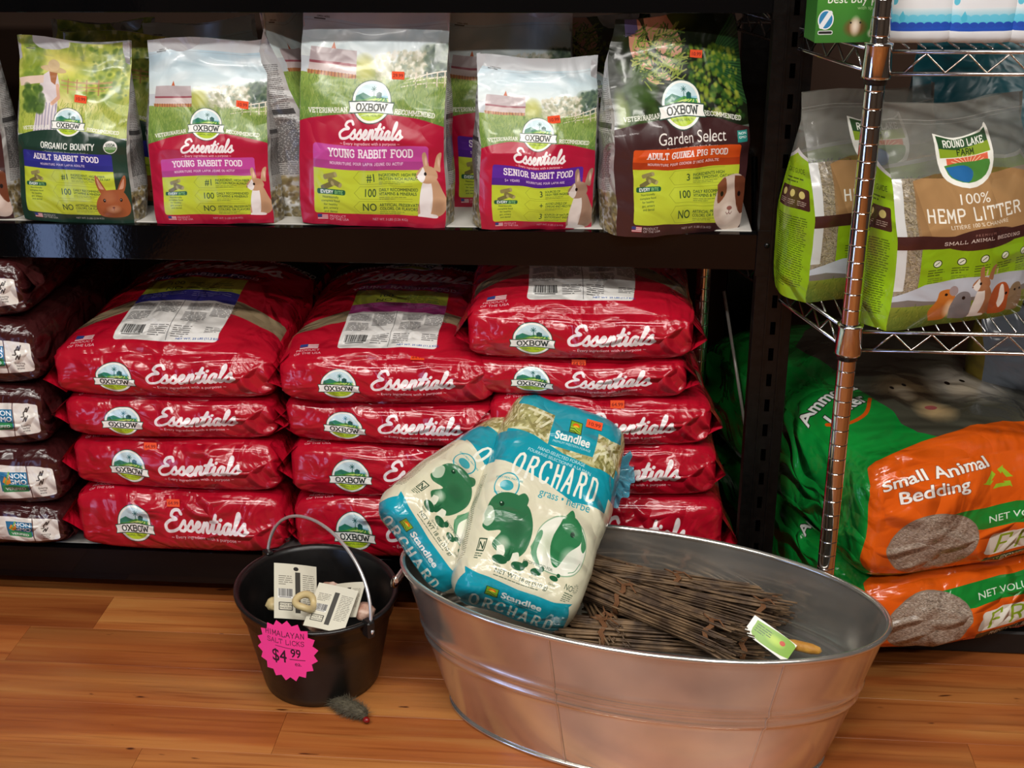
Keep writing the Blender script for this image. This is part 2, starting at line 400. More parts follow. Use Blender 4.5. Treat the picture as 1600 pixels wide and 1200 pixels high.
    def speck(s, n, box, cols, size, seed, al=.8, flat=1.0, rot=0, hair=None):
        "scatter little strokes inside box"
        rg = random.Random(seed); x0, y0, x1, y1 = box
        for _ in range(n):
            x, y = rg.uniform(x0, x1), rg.uniform(y0, y1); k = rg.uniform(.5, 1.5) * size
            if hair: an = R(rot + rg.gauss(0, hair)); s.line([(x, y), (x + k * cos(an), y + k * sin(an))], size * .16, rg.choice(cols), al)
            else: s.soft(x, y, k, k * flat, rg.choice(cols), al, rot + rg.uniform(-30, 30))
    def grad(s, y0, y1, c0, c1, x0=0, x1=1):
        a, b = max(0, int((y0 + s.off) * s.S)), min(s.h, int((y1 + s.off) * s.S) + 1)
        if b <= a: return
        t = np.clip(((np.arange(a, b) + .5) / s.S - s.off - y0) / (y1 - y0), 0, 1)[:, None, None]
        s._blend_rows(a, b, int(x0 * s.S), int(x1 * s.S), np.array(srgb(c0)) * (1 - t) + np.array(srgb(c1)) * t)
    def _blend_rows(s, a, b, u, v, col): s.a[a:b, u:v, :3] = col
    def lines(s, x0, y0, x1, n, gap, lw, col, seed=1, al=.8):
        "rows of print too small to read"
        rg = random.Random(seed)
        for i in range(n):
            x = x0; e = x1 - (rg.uniform(.1, .5) * (x1 - x0) if i == n - 1 else rg.uniform(0, .08) * (x1 - x0))
            while x < e:
                k = rg.uniform(.6, 2.2) * gap * 1.6; s.rect(x, y0 + i * gap, min(e, x + k), y0 + i * gap + lw, col, al); x += k + gap * .35
    def bars(s, x0, y0, x1, y1, col='#151515', seed=3):
        s.rect(x0, y0, x1, y1, '#f2f2ee'); rg = random.Random(seed); x = x0 + .04 * (x1 - x0)
        while x < x1 - .05 * (x1 - x0):
            k = rg.choice((1, 1, 2, 3)) * (x1 - x0) / 80; s.rect(x, y0, x + k, y1 - .18 * (y1 - y0), col); x += k + rg.choice((1, 1, 2)) * (x1 - x0) / 80
        s.rect(x0 + .1 * (x1 - x0), y1 - .13 * (y1 - y0), x1 - .1 * (x1 - x0), y1 - .05 * (y1 - y0), col, .7)
    def image(s, name):
        im = bpy.data.images.new(name, s.w, s.h, alpha=True)
        im.pixels.foreach_set(np.ascontiguousarray(np.clip(s.a[::-1], 0, 1)).ravel().astype(np.float32)); im.update(); im.pack()
        return im

# ---- pieces of print used on several packs
def emblem(c, x, y, r, band='OXBOW'):
    c.ell(x, y, r * 1.04, r * 1.04, '#23463a'); c.ell(x, y, r, r, '#f4f5ee'); q = r * .88
    c.ell(x, y, q, q, '#9fd0e0'); c.ell(x, y, q, q, '#c9e4ea', t0=200, t1=340)
    c.poly([(x - q, y + .05 * r)] + [(x + q * cos(R(a)), y + q * sin(R(a))) for a in range(180, 204, 8)] + [(x - .5 * r, y - .42 * r), (x, y - .22 * r), (x + .4 * r, y - .25 * r), (x + .84 * r, y - .2 * r), (x + q, y + .05 * r)], '#2c7a63')
    c.poly([(x - .85 * r, y - .05 * r), (x - .4 * r, y - .12 * r), (x + .1 * r, y - .3 * r), (x + .6 * r, y - .18 * r), (x + .87 * r, y), (x + .85 * r, y + .2 * r), (x - .85 * r, y + .2 * r)], '#4f9a3e')
    for k in range(5):
        c.line(catmull([(x - .8 * r + .35 * k * r, y + .25 * r), (x - .35 * r + .3 * k * r, y - .02 * r), (x + .2 * r + .15 * k * r, y - .16 * r)]), .05 * r, '#cfe27a')
    c.poly([(x + .22 * r, y - .2 * r), (x + .22 * r, y - .42 * r), (x + .35 * r, y - .5 * r), (x + .5 * r, y - .42 * r), (x + .5 * r, y - .2 * r)], '#1f5c58')
    c.line([(x + .08 * r, y - .18 * r), (x + .08 * r, y - .6 * r)], .035 * r, '#1f5c58')
    for a in range(0, 180, 45): c.line([(x + .08 * r - .14 * r * cos(R(a)), y - .6 * r - .14 * r * sin(R(a))), (x + .08 * r + .14 * r * cos(R(a)), y - .6 * r + .14 * r * sin(R(a)))], .03 * r, '#1f5c58')
    c.poly([(x + q * cos(R(a)), y + q * sin(R(a))) for a in range(30, 151, 8)], '#b9d432')
    c.text('ANIMAL HEALTH', x, y + .68 * r, .11 * r, '#46652a', ws=.95)
    b = [(x - 1.16 * r, y + .06 * r), (x - .5 * r, y - .0 * r), (x, y - .02 * r), (x + .5 * r, y), (x + 1.16 * r, y + .06 * r), (x + 1.1 * r, y + .3 * r), (x + 1.16 * r, y + .52 * r), (x + .5 * r, y + .47 * r), (x, y + .46 * r), (x - .5 * r, y + .47 * r), (x - 1.16 * r, y + .52 * r), (x - 1.1 * r, y + .3 * r)]
    c.poly([(px + (.04 * r if px > x else -.04 * r), py + (.05 * r if py > y + .2 * r else -.05 * r)) for px, py in b], '#23463a'); c.poly(b, '#f6f6f0')
    c.block(band, x, y + .4 * r, .31 * r, .19, '#1d2b28', ws=1.05, serif=1.1)
def flag(c, x, y, w):
    h = w * .55
    for i in range(7): c.rect(x, y + i * h / 7, x + w, y + (i + 1) * h / 7, '#b43b46' if i % 2 == 0 else '#e8e4e4')
    c.rect(x, y, x + .42 * w, y + h * .57, '#2f3f7d')
def bunny(c, x, y, k, fur, light, pose='sit'):
    "printed rabbit portrait about k tall with feet at x,y"
    dk = tuple(max(0, v * .62) for v in srgb(fur)); A = c.poly; fur = tuple(srgb(fur))
    if pose == 'front':
        for sgn in (-1, 1):
            A([(x + sgn * .10 * k, y - .62 * k), (x + sgn * .27 * k, y - .98 * k), (x + sgn * .34 * k, y - 1.02 * k), (x + sgn * .33 * k, y - .8 * k), (x + sgn * .24 * k, y - .58 * k)], fur, smooth=5)
            A([(x + sgn * .16 * k, y - .68 * k), (x + sgn * .3 * k, y - .96 * k), (x + sgn * .27 * k, y - .72 * k)], '#d8a890', .8, smooth=4)
        A([(x - .2 * k, y - .66 * k), (x + .2 * k, y - .66 * k), (x + .36 * k, y - .4 * k), (x + .38 * k, y - .15 * k), (x + .24 * k, y), (x - .24 * k, y), (x - .38 * k, y - .15 * k), (x - .36 * k, y - .4 * k)], fur, smooth=5)
        c.soft(x, y - .1 * k, .3 * k, .2 * k, dk, .6); c.soft(x, y - .2 * k, .2 * k, .12 * k, light, .7); c.soft(x - .1 * k, y - .5 * k, .2 * k, .2 * k, light, .25)
        for sgn in (-1, 1): c.ell(x + sgn * .19 * k, y - .42 * k, .03 * k, .042 * k, '#1c1210'); c.ell(x + sgn * .185 * k, y - .43 * k, .008 * k, .01 * k, '#eee')
        c.ell(x, y - .24 * k, .03 * k, .02 * k, '#6b3a33'); c.line([(x, y - .22 * k), (x, y - .17 * k)], .01 * k, '#6b3a33')
    else:
        A([(x - .02 * k, y), (x + .28 * k, y - .02 * k), (x + .4 * k, y - .2 * k), (x + .32 * k, y - .42 * k), (x + .22 * k, y - .62 * k), (x + .04 * k, y - .6 * k), (x - .02 * k, y - .36 * k), (x - .1 * k, y - .06 * k)], fur, smooth=5)
        A([(x - .06 * k, y), (x + .1 * k, y - .01 * k), (x + .16 * k, y - .3 * k), (x + .14 * k, y - .58 * k), (x + .02 * k, y - .56 * k), (x - .05 * k, y - .3 * k)], light, smooth=5)
        A([(x - .1 * k, y + .01 * k), (x + .22 * k, y + .02 * k), (x + .2 * k, y - .04 * k), (x - .06 * k, y - .04 * k)], light, smooth=4)
        for dx in (0, .16): A([(x + (.04 + dx) * k, y - .76 * k), (x + (.02 + dx * 1.5) * k, y - .98 * k), (x + (.08 + dx * 1.6) * k, y - 1.02 * k), (x + (.12 + dx * 1.2) * k, y - .84 * k), (x + (.14 + dx) * k, y - .72 * k)], fur, smooth=5); c.soft(x + (.08 + dx * 1.3) * k, y - .88 * k, .025 * k, .1 * k, '#e8c2b0', .8)
        A([(x - .1 * k, y - .62 * k), (x - .08 * k, y - .7 * k), (x + .04 * k, y - .8 * k), (x + .2 * k, y - .78 * k), (x + .26 * k, y - .64 * k), (x + .16 * k, y - .54 * k), (x, y - .54 * k)], fur, smooth=5)
        A([(x - .1 * k, y - .62 * k), (x - .02 * k, y - .72 * k), (x + .03 * k, y - .78 * k), (x + .06 * k, y - .64 * k), (x, y - .54 * k)], light, smooth=4)
        c.ell(x + .06 * k, y - .68 * k, .022 * k, .028 * k, '#1c1210'); c.ell(x - .09 * k, y - .62 * k, .015 * k, .012 * k, '#7a4a44')
        c.soft(x + .24 * k, y - .15 * k, .14 * k, .16 * k, dk, .35)
def farm(c, y1):
    "sky, barn, trees, fence and meadow down to y1"
    c.grad(0, .12, '#c3c8cc', '#cfd6da'); c.grad(.12, .62, '#9dc3da', '#dce6e4')
    c.speck(26, (0, .14, 1, .5), ['#f4f6f4', '#e4ecee'], .12, 5, .35, .35)
    c.grad(.72, y1 + .2, '#8fa650', '#527a34')
    for x in np.linspace(.35, 1.0, 16): c.soft(x, .66 - .05 * sin(x * 9) - (.04 if x > .85 else 0), .07, .07, '#8c9a5a' if x < .62 else '#77866a', .9)
    c.soft(.44, .66, .09, .1, '#b5b64a', .95); c.speck(300, (.52, .56, .88, .72), ['#e9e6d8', '#c9c5ac', '#a9aa88', '#8f9374'], .016, 2, .8)
    c.speck(130, (.86, .52, 1, .72), ['#4c6353', '#62785f', '#3b5145'], .018, 8, .8)
    c.poly([(.05, .72), (.07, .6), (.08, .565), (.38, .565), (.385, .72)], '#c9b9b6'); c.poly([(.06, .645), (.07, .56), (.38, .56), (.385, .645)], '#b5a7a9')
    c.rect(.06, .64, .385, .655, '#96505a'); c.rect(.05, .7, .385, .725, '#b87a4c'); c.poly([(.21, .56), (.225, .52), (.24, .56)], '#c06038')
    for x in np.linspace(.06, .38, 15): c.line([(x, .7), (x, .725)], .005, '#7c4a38')
    for k in range(3): c.line([(.74 - .02 * k, .735 + .02 * k), (.87, .7 + .028 * k), (1, .68 + .036 * k)], .008, '#e9dfcf')
    for x in (.8, .87, .94, .99): c.line([(x, .69), (x, .78)], .01, '#d8cbb8')
    c.speck(1500, (0, .74, 1, y1 + .12), ['#7c9642', '#99ab54', '#5f823c', '#4f7036', '#a8b56c'], .03, 4, .55, rot=-85, hair=22)
def pouch_print(kind):
    asp = {'org': 1.62, 'young': 1.55, 'big': 1.39, 'senior': 1.46, 'garden': 1.48}[kind]
    ya = {'org': .755, 'young': .745, 'big': .635, 'senior': .68, 'garden': .64}[kind]
    c = Cv(560, asp, '#c6cdd2')
    base = {'org': '#1f3a2e', 'young': '#b01638', 'big': '#b01638', 'senior': '#b01638', 'garden': '#3f2324'}[kind]
    c.off = ya - .92
    if kind in ('young', 'big', 'senior'): farm(c, .92)
    elif kind == 'org':
        c.grad(0, .2, '#dfe6e2', '#d5dcae'); c.grad(.2, 1.0, '#c9cc6a', '#a6b54c')
        for x in np.linspace(0, 1, 15): c.poly([(x - .05, .32), (x, .1 + .05 * abs(sin(x * 17))), (x + .05, .32)], '#7f8f62', .7)
        c.speck(420, (0, .12, 1, .55), ['#a8b840', '#c8cf52', '#7f9636', '#dfe07c', '#8fa63c'], .035, 1, .6)
        c.speck(120, (.05, .2, .25, .6), ['#6d8a34', '#94a83c'], .03, 6, .7); c.speck(160, (.66, .2, .98, .66), ['#6b8a30', '#50702a', '#a5b548'], .026, 7, .75)
        c.soft(.4, .36, .22, .14, '#ebe07a', .9); c.rect(.42, .5, .86, .515, '#b98a5c', .8); c.rect(.42, .54, .86, .552, '#b98a5c', .8); c.rect(.44, .57, .8, .58, '#c79a6c', .7)
        for x in (.48, .56, .64, .74): c.rect(x, .48, x + .012, .62, '#a87850', .8)
        c.soft(.5, .7, .5, .1, '#ecdf9c', .8); c.soft(.62, .64, .14, .07, '#7d9a34', .9); c.soft(.84, .68, .14, .07, '#86a040', .9)
        c.speck(900, (0, .72, 1, 1.05), ['#93a83c', '#c0c85c', '#748c34', '#aab84c'], .04, 4, .6, rot=-85, hair=24)
        c.poly([(.17, .98), (.2, .7), (.24, .5), (.3, .45), (.38, .46), (.41, .56), (.39, .7), (.4, .98)], '#d9cfd2')
        for x in np.linspace(.2, .38, 7): c.line([(x, .72), (x - .005, .97)], .008, '#8a84a0')
        c.poly([(.0, .53), (.26, .49), (.26, .56), (.02, .6)], '#e2c9b8'); c.line([(.39, .56), (.4, .66), (.34, .72)], .03, '#d9a98c')
        c.poly([(.3, .44), (.38, .44), (.37, .56), (.33, .54)], '#a5673c'); c.ell(.34, .425, .12, .028, '#c9ad7c'); c.ell(.34, .39, .055, .05, '#d4ba8c')
        c.speck(120, (.06, .6, .26, .8), ['#4c6b2c', '#6b8638', '#3d5a26'], .028, 3, .85)
    else:
        c.grad(-.2, 1, '#10160d', '#161f10'); c.speck(150, (0, 0, 1, 1), ['#18220f', '#0f170b', '#222e14', '#1c281c'], .07, 5, .6)
        c.soft(.5, .32, .2, .08, '#55651f', .8); c.speck(60, (.1, .6, .3, 1), ['#2f4a1c', '#3f5a22'], .05, 3, .6)
        for i in range(70):
            a = R(-60 + i * 1.5); c.line([(.7, .62), (.78 + .35 * cos(a), .62 + .4 * sin(a))], .006, ['#2c5a30', '#3f7a3c', '#1f4526'][i % 3], .8)
        c.speck(420, (.56, .5, .96, .95), ['#3c6420', '#5f8028', '#85982c', '#274c1e', '#9aa23a'], .018, 9, .8)
        c.poly([(.12, .28), (.2, .3), (.32, .5), (.3, .62), (.2, .55), (.13, .4)], '#c88f76', smooth=5); c.poly([(.22, .15), (.34, .2), (.52, .42), (.5, .55), (.36, .5), (.22, .28)], '#c9967c', smooth=5)
        c.poly([(.05, .22), (.16, .26), (.2, .36), (.1, .4)], '#5d5582'); c.poly([(.12, .1), (.28, .12), (.32, .22), (.2, .26)], '#23202c')
        for q in ((.4, .56), (.44, .62), (.38, .68), (.3, .7)): c.ell(q[0], q[1], .05, .022, '#cf9c84', rot=35)
        c.speck(260, (.18, .35, .5, .72), ['#5f7c30', '#86983c', '#3f5a26', '#a8ad58'], .06, 2, .9, rot=-40, hair=45)
        c.soft(.06, .9, .06, .18, '#93a84c', .8)
    # coloured lower half with its arched edge
    if kind != 'garden': c.grad(0, .1, '#cfd2d4', '#c3c8cc')
    c.off = 0
    if kind in ('young', 'big', 'senior'): c.grad(0, .1, '#c3c8cc', '#cfd6da')
    pts = [(0, ya + .1)] + [(x, ya + .1 - .085 * (1 - (2 * x - 1) ** 2)) for x in np.linspace(.03, .97, 20)] + [(1, ya + .1), (1, asp), (0, asp)]
    c.poly(pts, base)
    r = {'org': .125, 'garden': .15}.get(kind, .128) * (1.05 if kind == 'big' else 1); cx = .5 if kind != 'org' else .5
    c.block('VETERINARIAN', .2, ya + .028, .026, .2, '#ecece4', ws=.95, serif=1.0, rot=-7); c.block('RECOMMENDED', .8, ya + .03, .026, .2, '#ecece4', ws=.95, serif=1.0, rot=7)
    emblem(c, cx, ya - .055, r)
    y = ya + .075
    if kind == 'org':
        c.block('ORGANIC BOUNTY', .5, y + .11, .052, .17, '#eef0ea', ws=.72); c.text('~ Organic goodness from start to finish ~', .48, y + .15, .017, '#dfe4d8')
        c.ell(.87, y + .08, .056, .056, '#f2f2ee'); c.ell(.87, y + .08, .05, .05, '#5b8f4c', t0=0, t1=180); c.block('USDA', .87, y + .074, .024, .2, '#33533c', ws=.8); c.text('ORGANIC', .87, y + .1, .014, '#fff')
    elif kind == 'garden':
        c.text('Garden Select', .56, y + .115, .085, '#efece4', ws=.72); c.text('~ Bursting with garden-fresh flavor ~', .56, y + .155, .02, '#e4dfd8', bold=.01)
        c.rect(.9, y + .04, .98, y + .13, '#2f8f86'); c.text('NON', .94, y + .07, .018, '#fff', bold=.02); c.text('GMO', .94, y + .1, .018, '#fff', bold=.02)
    else:
        c.script(.5, y + .1, .053, .0175, '#f4efef'); c.text('~ Every ingredient with a purpose ~', .5, y + .14, .02, '#f0dfe2', bold=.01)
    y = ya + .22
    pc, pd, t1, t2, t3 = {'org': ('#2f2f8c', '#292a80', 'ADULT RABBIT FOOD', 'NOURRITURE POUR LAPIN ADULTE', 'ALIMENTO PARA CONEJOS ADULTOS'),
        'young': ('#c0479a', '#a93f86', 'YOUNG RABBIT FOOD', 'NOURRITURE POUR LAPIN JEUNE OU ACTIF', 'ALIMENTO PARA CONEJOS JOVENES'), 'big': ('#c0479a', '#a93f86', 'YOUNG RABBIT FOOD', 'NOURRITURE POUR LAPIN JEUNE OU ACTIF', 'ALIMENTO PARA CONEJOS JOVENES'),
        'senior': ('#5a2696', '#4c2085', 'SENIOR RABBIT FOOD', '5+ YEARS  |  NOURRITURE POUR LAPIN AGE', 'ALIMENTO PARA CONEJOS MAYORES'),
        'garden': ('#d5501c', '#a93a18', 'ADULT GUINEA PIG FOOD', "NOURRITURE POUR COCHON D'INDE ADULTE", 'ALIMENTO PARA COBAYOS ADULTOS')}[kind]
    x0, x1 = (.07, .88) if kind == 'org' else (.13, .93) if kind == 'garden' else (.1, .9)
    if kind == 'org': x0 = .06
    ph = .155; c.rrect(x0, y, x1, y + ph + .04, .02, pc); c.rect(x0, y + .1, x1, y + ph + .01, pd)
    c.block(t1, (x0 + x1) / 2, y + .072, .047 if kind != 'garden' else .043, .19, '#f7f0f4', ws=.82 if kind != 'garden' else .74, serif=1.1)
    c.block(t2, (x0 + x1) / 2 - .03, y + .123, .017, .18, '#ecd9e6', ws=.95); c.block(t3, (x0 + x1) / 2 - .03, y + .148, .017, .18, '#ecd9e6', ws=.95)
    yb = asp - .085; y0 = y + ph
    c.rrect(x0, y0 - .02, x1, yb, .02, '#bccb38'); c.rect(x0, y0 - .025, x1, y0 + .02, '#bccb38'); c.rect(x0, y0 - .03, x1, y0, pd)
    hh = (yb - y0) / 3; dk = '#27452c'
    for q, (px, py, rt) in enumerate(((.17, .045, -15), (.2, .085, 25), (.15, .11, -25))):
        c.push(x0 + px - .06, y0 + py, rt); c.rrect(-.045, -.017, .045, .017, .012, ['#8c8450', '#7c7444', '#6f683c'][q]); c.ell(.04, 0, .01, .017, '#a39a64'); c.pop()
    c.rrect(x0 + .02, y0 + .13, x0 + .21, y0 + .165, .012, '#1f5a3c'); c.block('EVERY', x0 + .085, y0 + .158, .02, .2, '#fff', ws=.9); c.block('BITE', x0 + .165, y0 + .158, .02, .16, '#9fd080', ws=.8)
    for i, l in enumerate(('Nutritionally', 'complete food', 'for healthy', 'gut, urinary', 'and dental')): c.text(l, x0 + .11, y0 + .19 + i * .025, .015, dk)
    rows = {'senior': (('3', 'SOURCES OF', 'HIGH FIBER INGREDIENTS'), ('+', 'ADDED LEVELS OF', 'OMEGAS AND PROTEIN'), ('3', 'SOURCES OF NATURAL', 'ANTIOXIDANT INGREDIENTS')),
            'garden': (('3', 'INGREDIENTS HIGH', 'FIBER TIMOTHY, OAT HAY'), ('100', 'DAILY RECOMMENDED', 'VITAMINS & MINERALS'), ('NO', 'ARTIFICIAL PRESERVATIVES', 'COLORS, OR FLAVORS'))}.get(kind,
            (('#1', 'INGREDIENT: HIGH FIBER,', 'PROTEIN RICH ALFALFA HAY'), ('100', 'DAILY RECOMMENDED', 'VITAMINS & MINERALS'), ('NO', 'ARTIFICIAL PRESERVATIVES,', 'COLORS, OR FLAVORS')))
    for i, (a, b, d) in enumerate(rows):
        yy = y0 + hh * (i + .5); c.line([(x0 + .27, yy), (x0 + .31, yy - hh * .42), (x1 - .12, yy - hh * .42)], .003, '#8f9c2c')
        c.line([(x0 + .27, yy), (x0 + .31, yy + hh * .42), (x1 - .12, yy + hh * .42)], .003, '#8f9c2c')
        c.text(a, x0 + .43, yy + .025, .052, dk, anchor='r', ws=.85, bold=.008); c.text(b, x0 + .45, yy - .008, .02, dk, .9, .008, 'l'); c.text(d, x0 + .45, yy + .018, .02, dk, .9, .008, 'l'); c.lines(x0 + .45, yy + .028, x1 - .16, 2, .012, .005, '#5a6b33', i, .7)
    if kind == 'org': bunny(c, .845, asp - .07, .37, '#9c5632', '#c99a78', 'front')
    elif kind == 'senior': bunny(c, .82, asp - .03, .5, '#9a7c68', '#d8cfc8')
    elif kind == 'garden':
        c.poly([(.8, 1.1), (.93, 1.08), (1.0, 1.16), (1.0, 1.42), (.9, 1.46), (.78, 1.4), (.74, 1.26)], '#c9b5a8', smooth=5); c.poly([(.9, 1.09), (1.0, 1.12), (1.0, 1.34), (.93, 1.28)], '#6b3a26', smooth=3); c.poly([(.76, 1.15), (.82, 1.1), (.84, 1.2), (.77, 1.27)], '#7c4630', smooth=4)
        c.ell(.8, 1.21, .014, .017, '#1c1210'); c.ell(.95, 1.21, .014, .017, '#1c1210'); c.soft(.875, 1.33, .09, .07, '#ece0d6', .9); c.ell(.875, 1.3, .022, .013, '#9c625a'); c.line([(.875, 1.31), (.875, 1.33)], .005, '#7c4a44'); c.curve([(.85, 1.325), (.862, 1.338), (.875, 1.33), (.888, 1.338), (.9, 1.325)], .004, '#7c4a44')
    else: bunny(c, .85, asp - .085, .4, '#c39a78', '#ece8e6')
    flag(c, .12, asp - .075, .07); c.text('PRODUCT', .2, asp - .055, .016, '#dfd8d8', anchor='l'); c.text('OF THE USA', .2, asp - .035, .016, '#dfd8d8', anchor='l')
    c.text('NET WT. 5 LBS (2.26 KG)', .62, asp - .045, .016, '#cfc4c6')
    c.text('OPEN HERE', .1, .1, .012, '#333', anchor='l'); c.rect(.08, .105, .16, .112, '#444')
    if kind != 'garden' and kind != 'org': c.rect(0, .118, 1, .122, '#9aa3ab', .5)
    return c
def gusset_print(top='#c9ccd0'):
    c = Cv(160, 4.0, '#b4b3b0'); c.grad(0, 1.2, top, '#aeb0b0'); c.lines(.1, 1.1, .9, 60, .035, .014, '#3c3a3a', 4, .8)
    c.rect(.08, 1.9, .92, 2.0, '#2b2a2a', .8); c.lines(.1, 2.1, .9, 24, .035, .014, '#3c3a3a', 5, .8)
    c.speck(260, (0, 3.2, 1, 4), ['#8a7a52', '#6f6240', '#a5946a', '#5a4e36'], .05, 2, .9)
    return c
def sack_side(dark=False):
    c = Cv(760, .27, '#b00e26'); c.speck(30, (0, 0, 1, .27), ['#a80c22', '#b8122a'], .06, 3, .4)
    emblem(c, .29, .135, .083); c.script(.63, .155, .046, .0145, '#f3e9ea'); c.text('~ Every ingredient with a purpose ~', .63, .19, .0155, '#ecd5d8', bold=.01)
    return c
def sack_top(kind):
    c = Cv(620, 1.5, '#b00e26'); c.off = .125
    c.poly([(0, 1.02), (.25, .93), (.5, .9), (.75, .93), (1, 1.02), (1, 1.14), (.75, 1.06), (.5, 1.03), (.25, 1.06), (0, 1.14)], '#8c7a5e')
    c.speck(500, (0, .93, 1, 1.13), ['#9a8868', '#7a694e'], .01, 2, .5) if 0 else None
    c.poly([(0, 0), (1, 0), (1, .3), (.75, .2), (.5, .17), (.25, .2), (0, .3)], '#2b3a2c'); c.block('RECOMMENDED', .75, .25, .04, .18, '#d8d8d0', serif=1, rot=10); c.block('VETERINARIAN', .25, .25, .04, .18, '#d8d8d0', serif=1, rot=-10)
    emblem(c, .5, .2, .14); c.script(.5, .5, .08, .022, '#e6d8da')
    b1, b2 = {'adult': ('#35348c', '#35348c'), 'young': ('#b8458f', '#a93f86'), 'plain': ('#dcdcdc', '#d4d4d4')}[kind]
    x0, x1 = .265, .735
    c.rect(x0, .6, x1, .66, b2); c.block({'adult': 'ADULT RABBIT FOOD', 'young': 'YOUNG RABBIT FOOD'}.get(kind, 'ADULT GUINEA PIG FOOD'), .5, .65, .035, .18, '#efe6ee', serif=1)
    c.rect(x0, .68, x1, .88, '#a4ac3a'); c.text('100', .42, .78, .035, '#33502c'); c.text('NO', .42, .84, .035, '#33502c'); c.lines(.48, .76, .7, 3, .02, .008, '#46602c', 2); c.lines(.48, .82, .7, 3, .02, .008, '#46602c', 3)
    if kind == 'plain': c.rect(x0, .62, x1, .9, '#e2e0dd'); c.lines(x0 + .03, .64, x1 - .03, 12, .02, .006, '#555', 3, .7)
    c.rrect(x0, .86, x1, 1.31, .02, '#e6e4e0'); c.rect(x0, .86, x1, .97, b1); c.lines(x0 + .02, .88, .49, 3, .018, .006, '#c8c4e0', 3, .5); c.lines(.52, .88, x1 - .02, 3, .018, .006, '#c8c4e0', 5, .5)
    c.line([(.505, .97), (.505, 1.3)], .003, '#777')
    for q in (0, .255):
        c.rect(x0 + .015 + q, .99, x0 + .12 + q, 1.06, '#444', .25); c.lines(x0 + .02 + q, 1.0, x0 + .115 + q, 5, .012, .004, '#333', 5, .8); c.lines(x0 + .13 + q, .99, x0 + .235 + q, 10, .012, .005, '#333', 7, .8)
        c.lines(x0 + .015 + q, 1.08, x0 + .12 + q, 7, .012, .005, '#333', 8, .8)
    c.bars(x0 + .02, 1.2, x0 + .13, 1.28); c.lines(x0 + .15, 1.2, x0 + .235, 6, .014, .005, '#333', 3, .8); c.lines(.52, 1.2, .6, 6, .014, .005, '#333', 3, .8); c.lines(.66, 1.2, .74, 4, .014, .005, '#333', 3, .8)
    c.text('NET WT. 25 LBS (11.3 KG)', x1 - .09, 1.295, .012, '#1f3f8c', bold=.01)
    flag(c, .09, 1.25, .085); c.text('PRODUCT', .13, 1.315, .016, '#e8d8d8'); c.text('OF THE USA', .13, 1.34, .016, '#e8d8d8')
    c.off = 0; return c
def brown_side():
    c = Cv(640, .3, '#3c1718'); c.rrect(.34, .07, .972, .245, .01, '#ece8e0'); c.line([(.85, .07), (.85, .245)], .004, '#3c1718')
    c.push(.212, 0)
    c.rect(.51, .1, .635, .2, '#1f6f9c'); c.rect(.515, .165, .63, .205, '#2f8f56'); c.text('NON', .59, .13, .024, '#fff', bold=.02); c.text('GMO', .59, .16, .024, '#fff', bold=.02); c.text('VERIFIED', .573, .195, .016, '#fff', bold=.02)
    c.poly([(.52, .15), (.535, .12), (.55, .14), (.56, .11), (.56, .155), (.54, .165)], '#e08a2c'); c.line([(.53, .16), (.545, .13), (.56, .1)], .006, '#78b046'); c.pop(); c.push(.3, 0, 0, .76, 1)
    for q in ((.79, .13, 1), (.81, .105, -1), (.8, .155, -1)): c.curve([(q[0] - .016, q[1] + .012), (q[0], q[1] + .01 * q[2]), (q[0], q[1] - .012 * q[2]), (q[0] + .016, q[1] - .016)], .006, '#3a3430')
    for i, t in enumerate(('Ensuring', 'herbal', 'aroma')): c.text(t, .8, .2 + i * .0155 - .004, .012, '#2c2624')
    c.pop(); c.lines(.38, .1, .68, 6, .018, .006, '#4a4440', 4, .7)
    return c
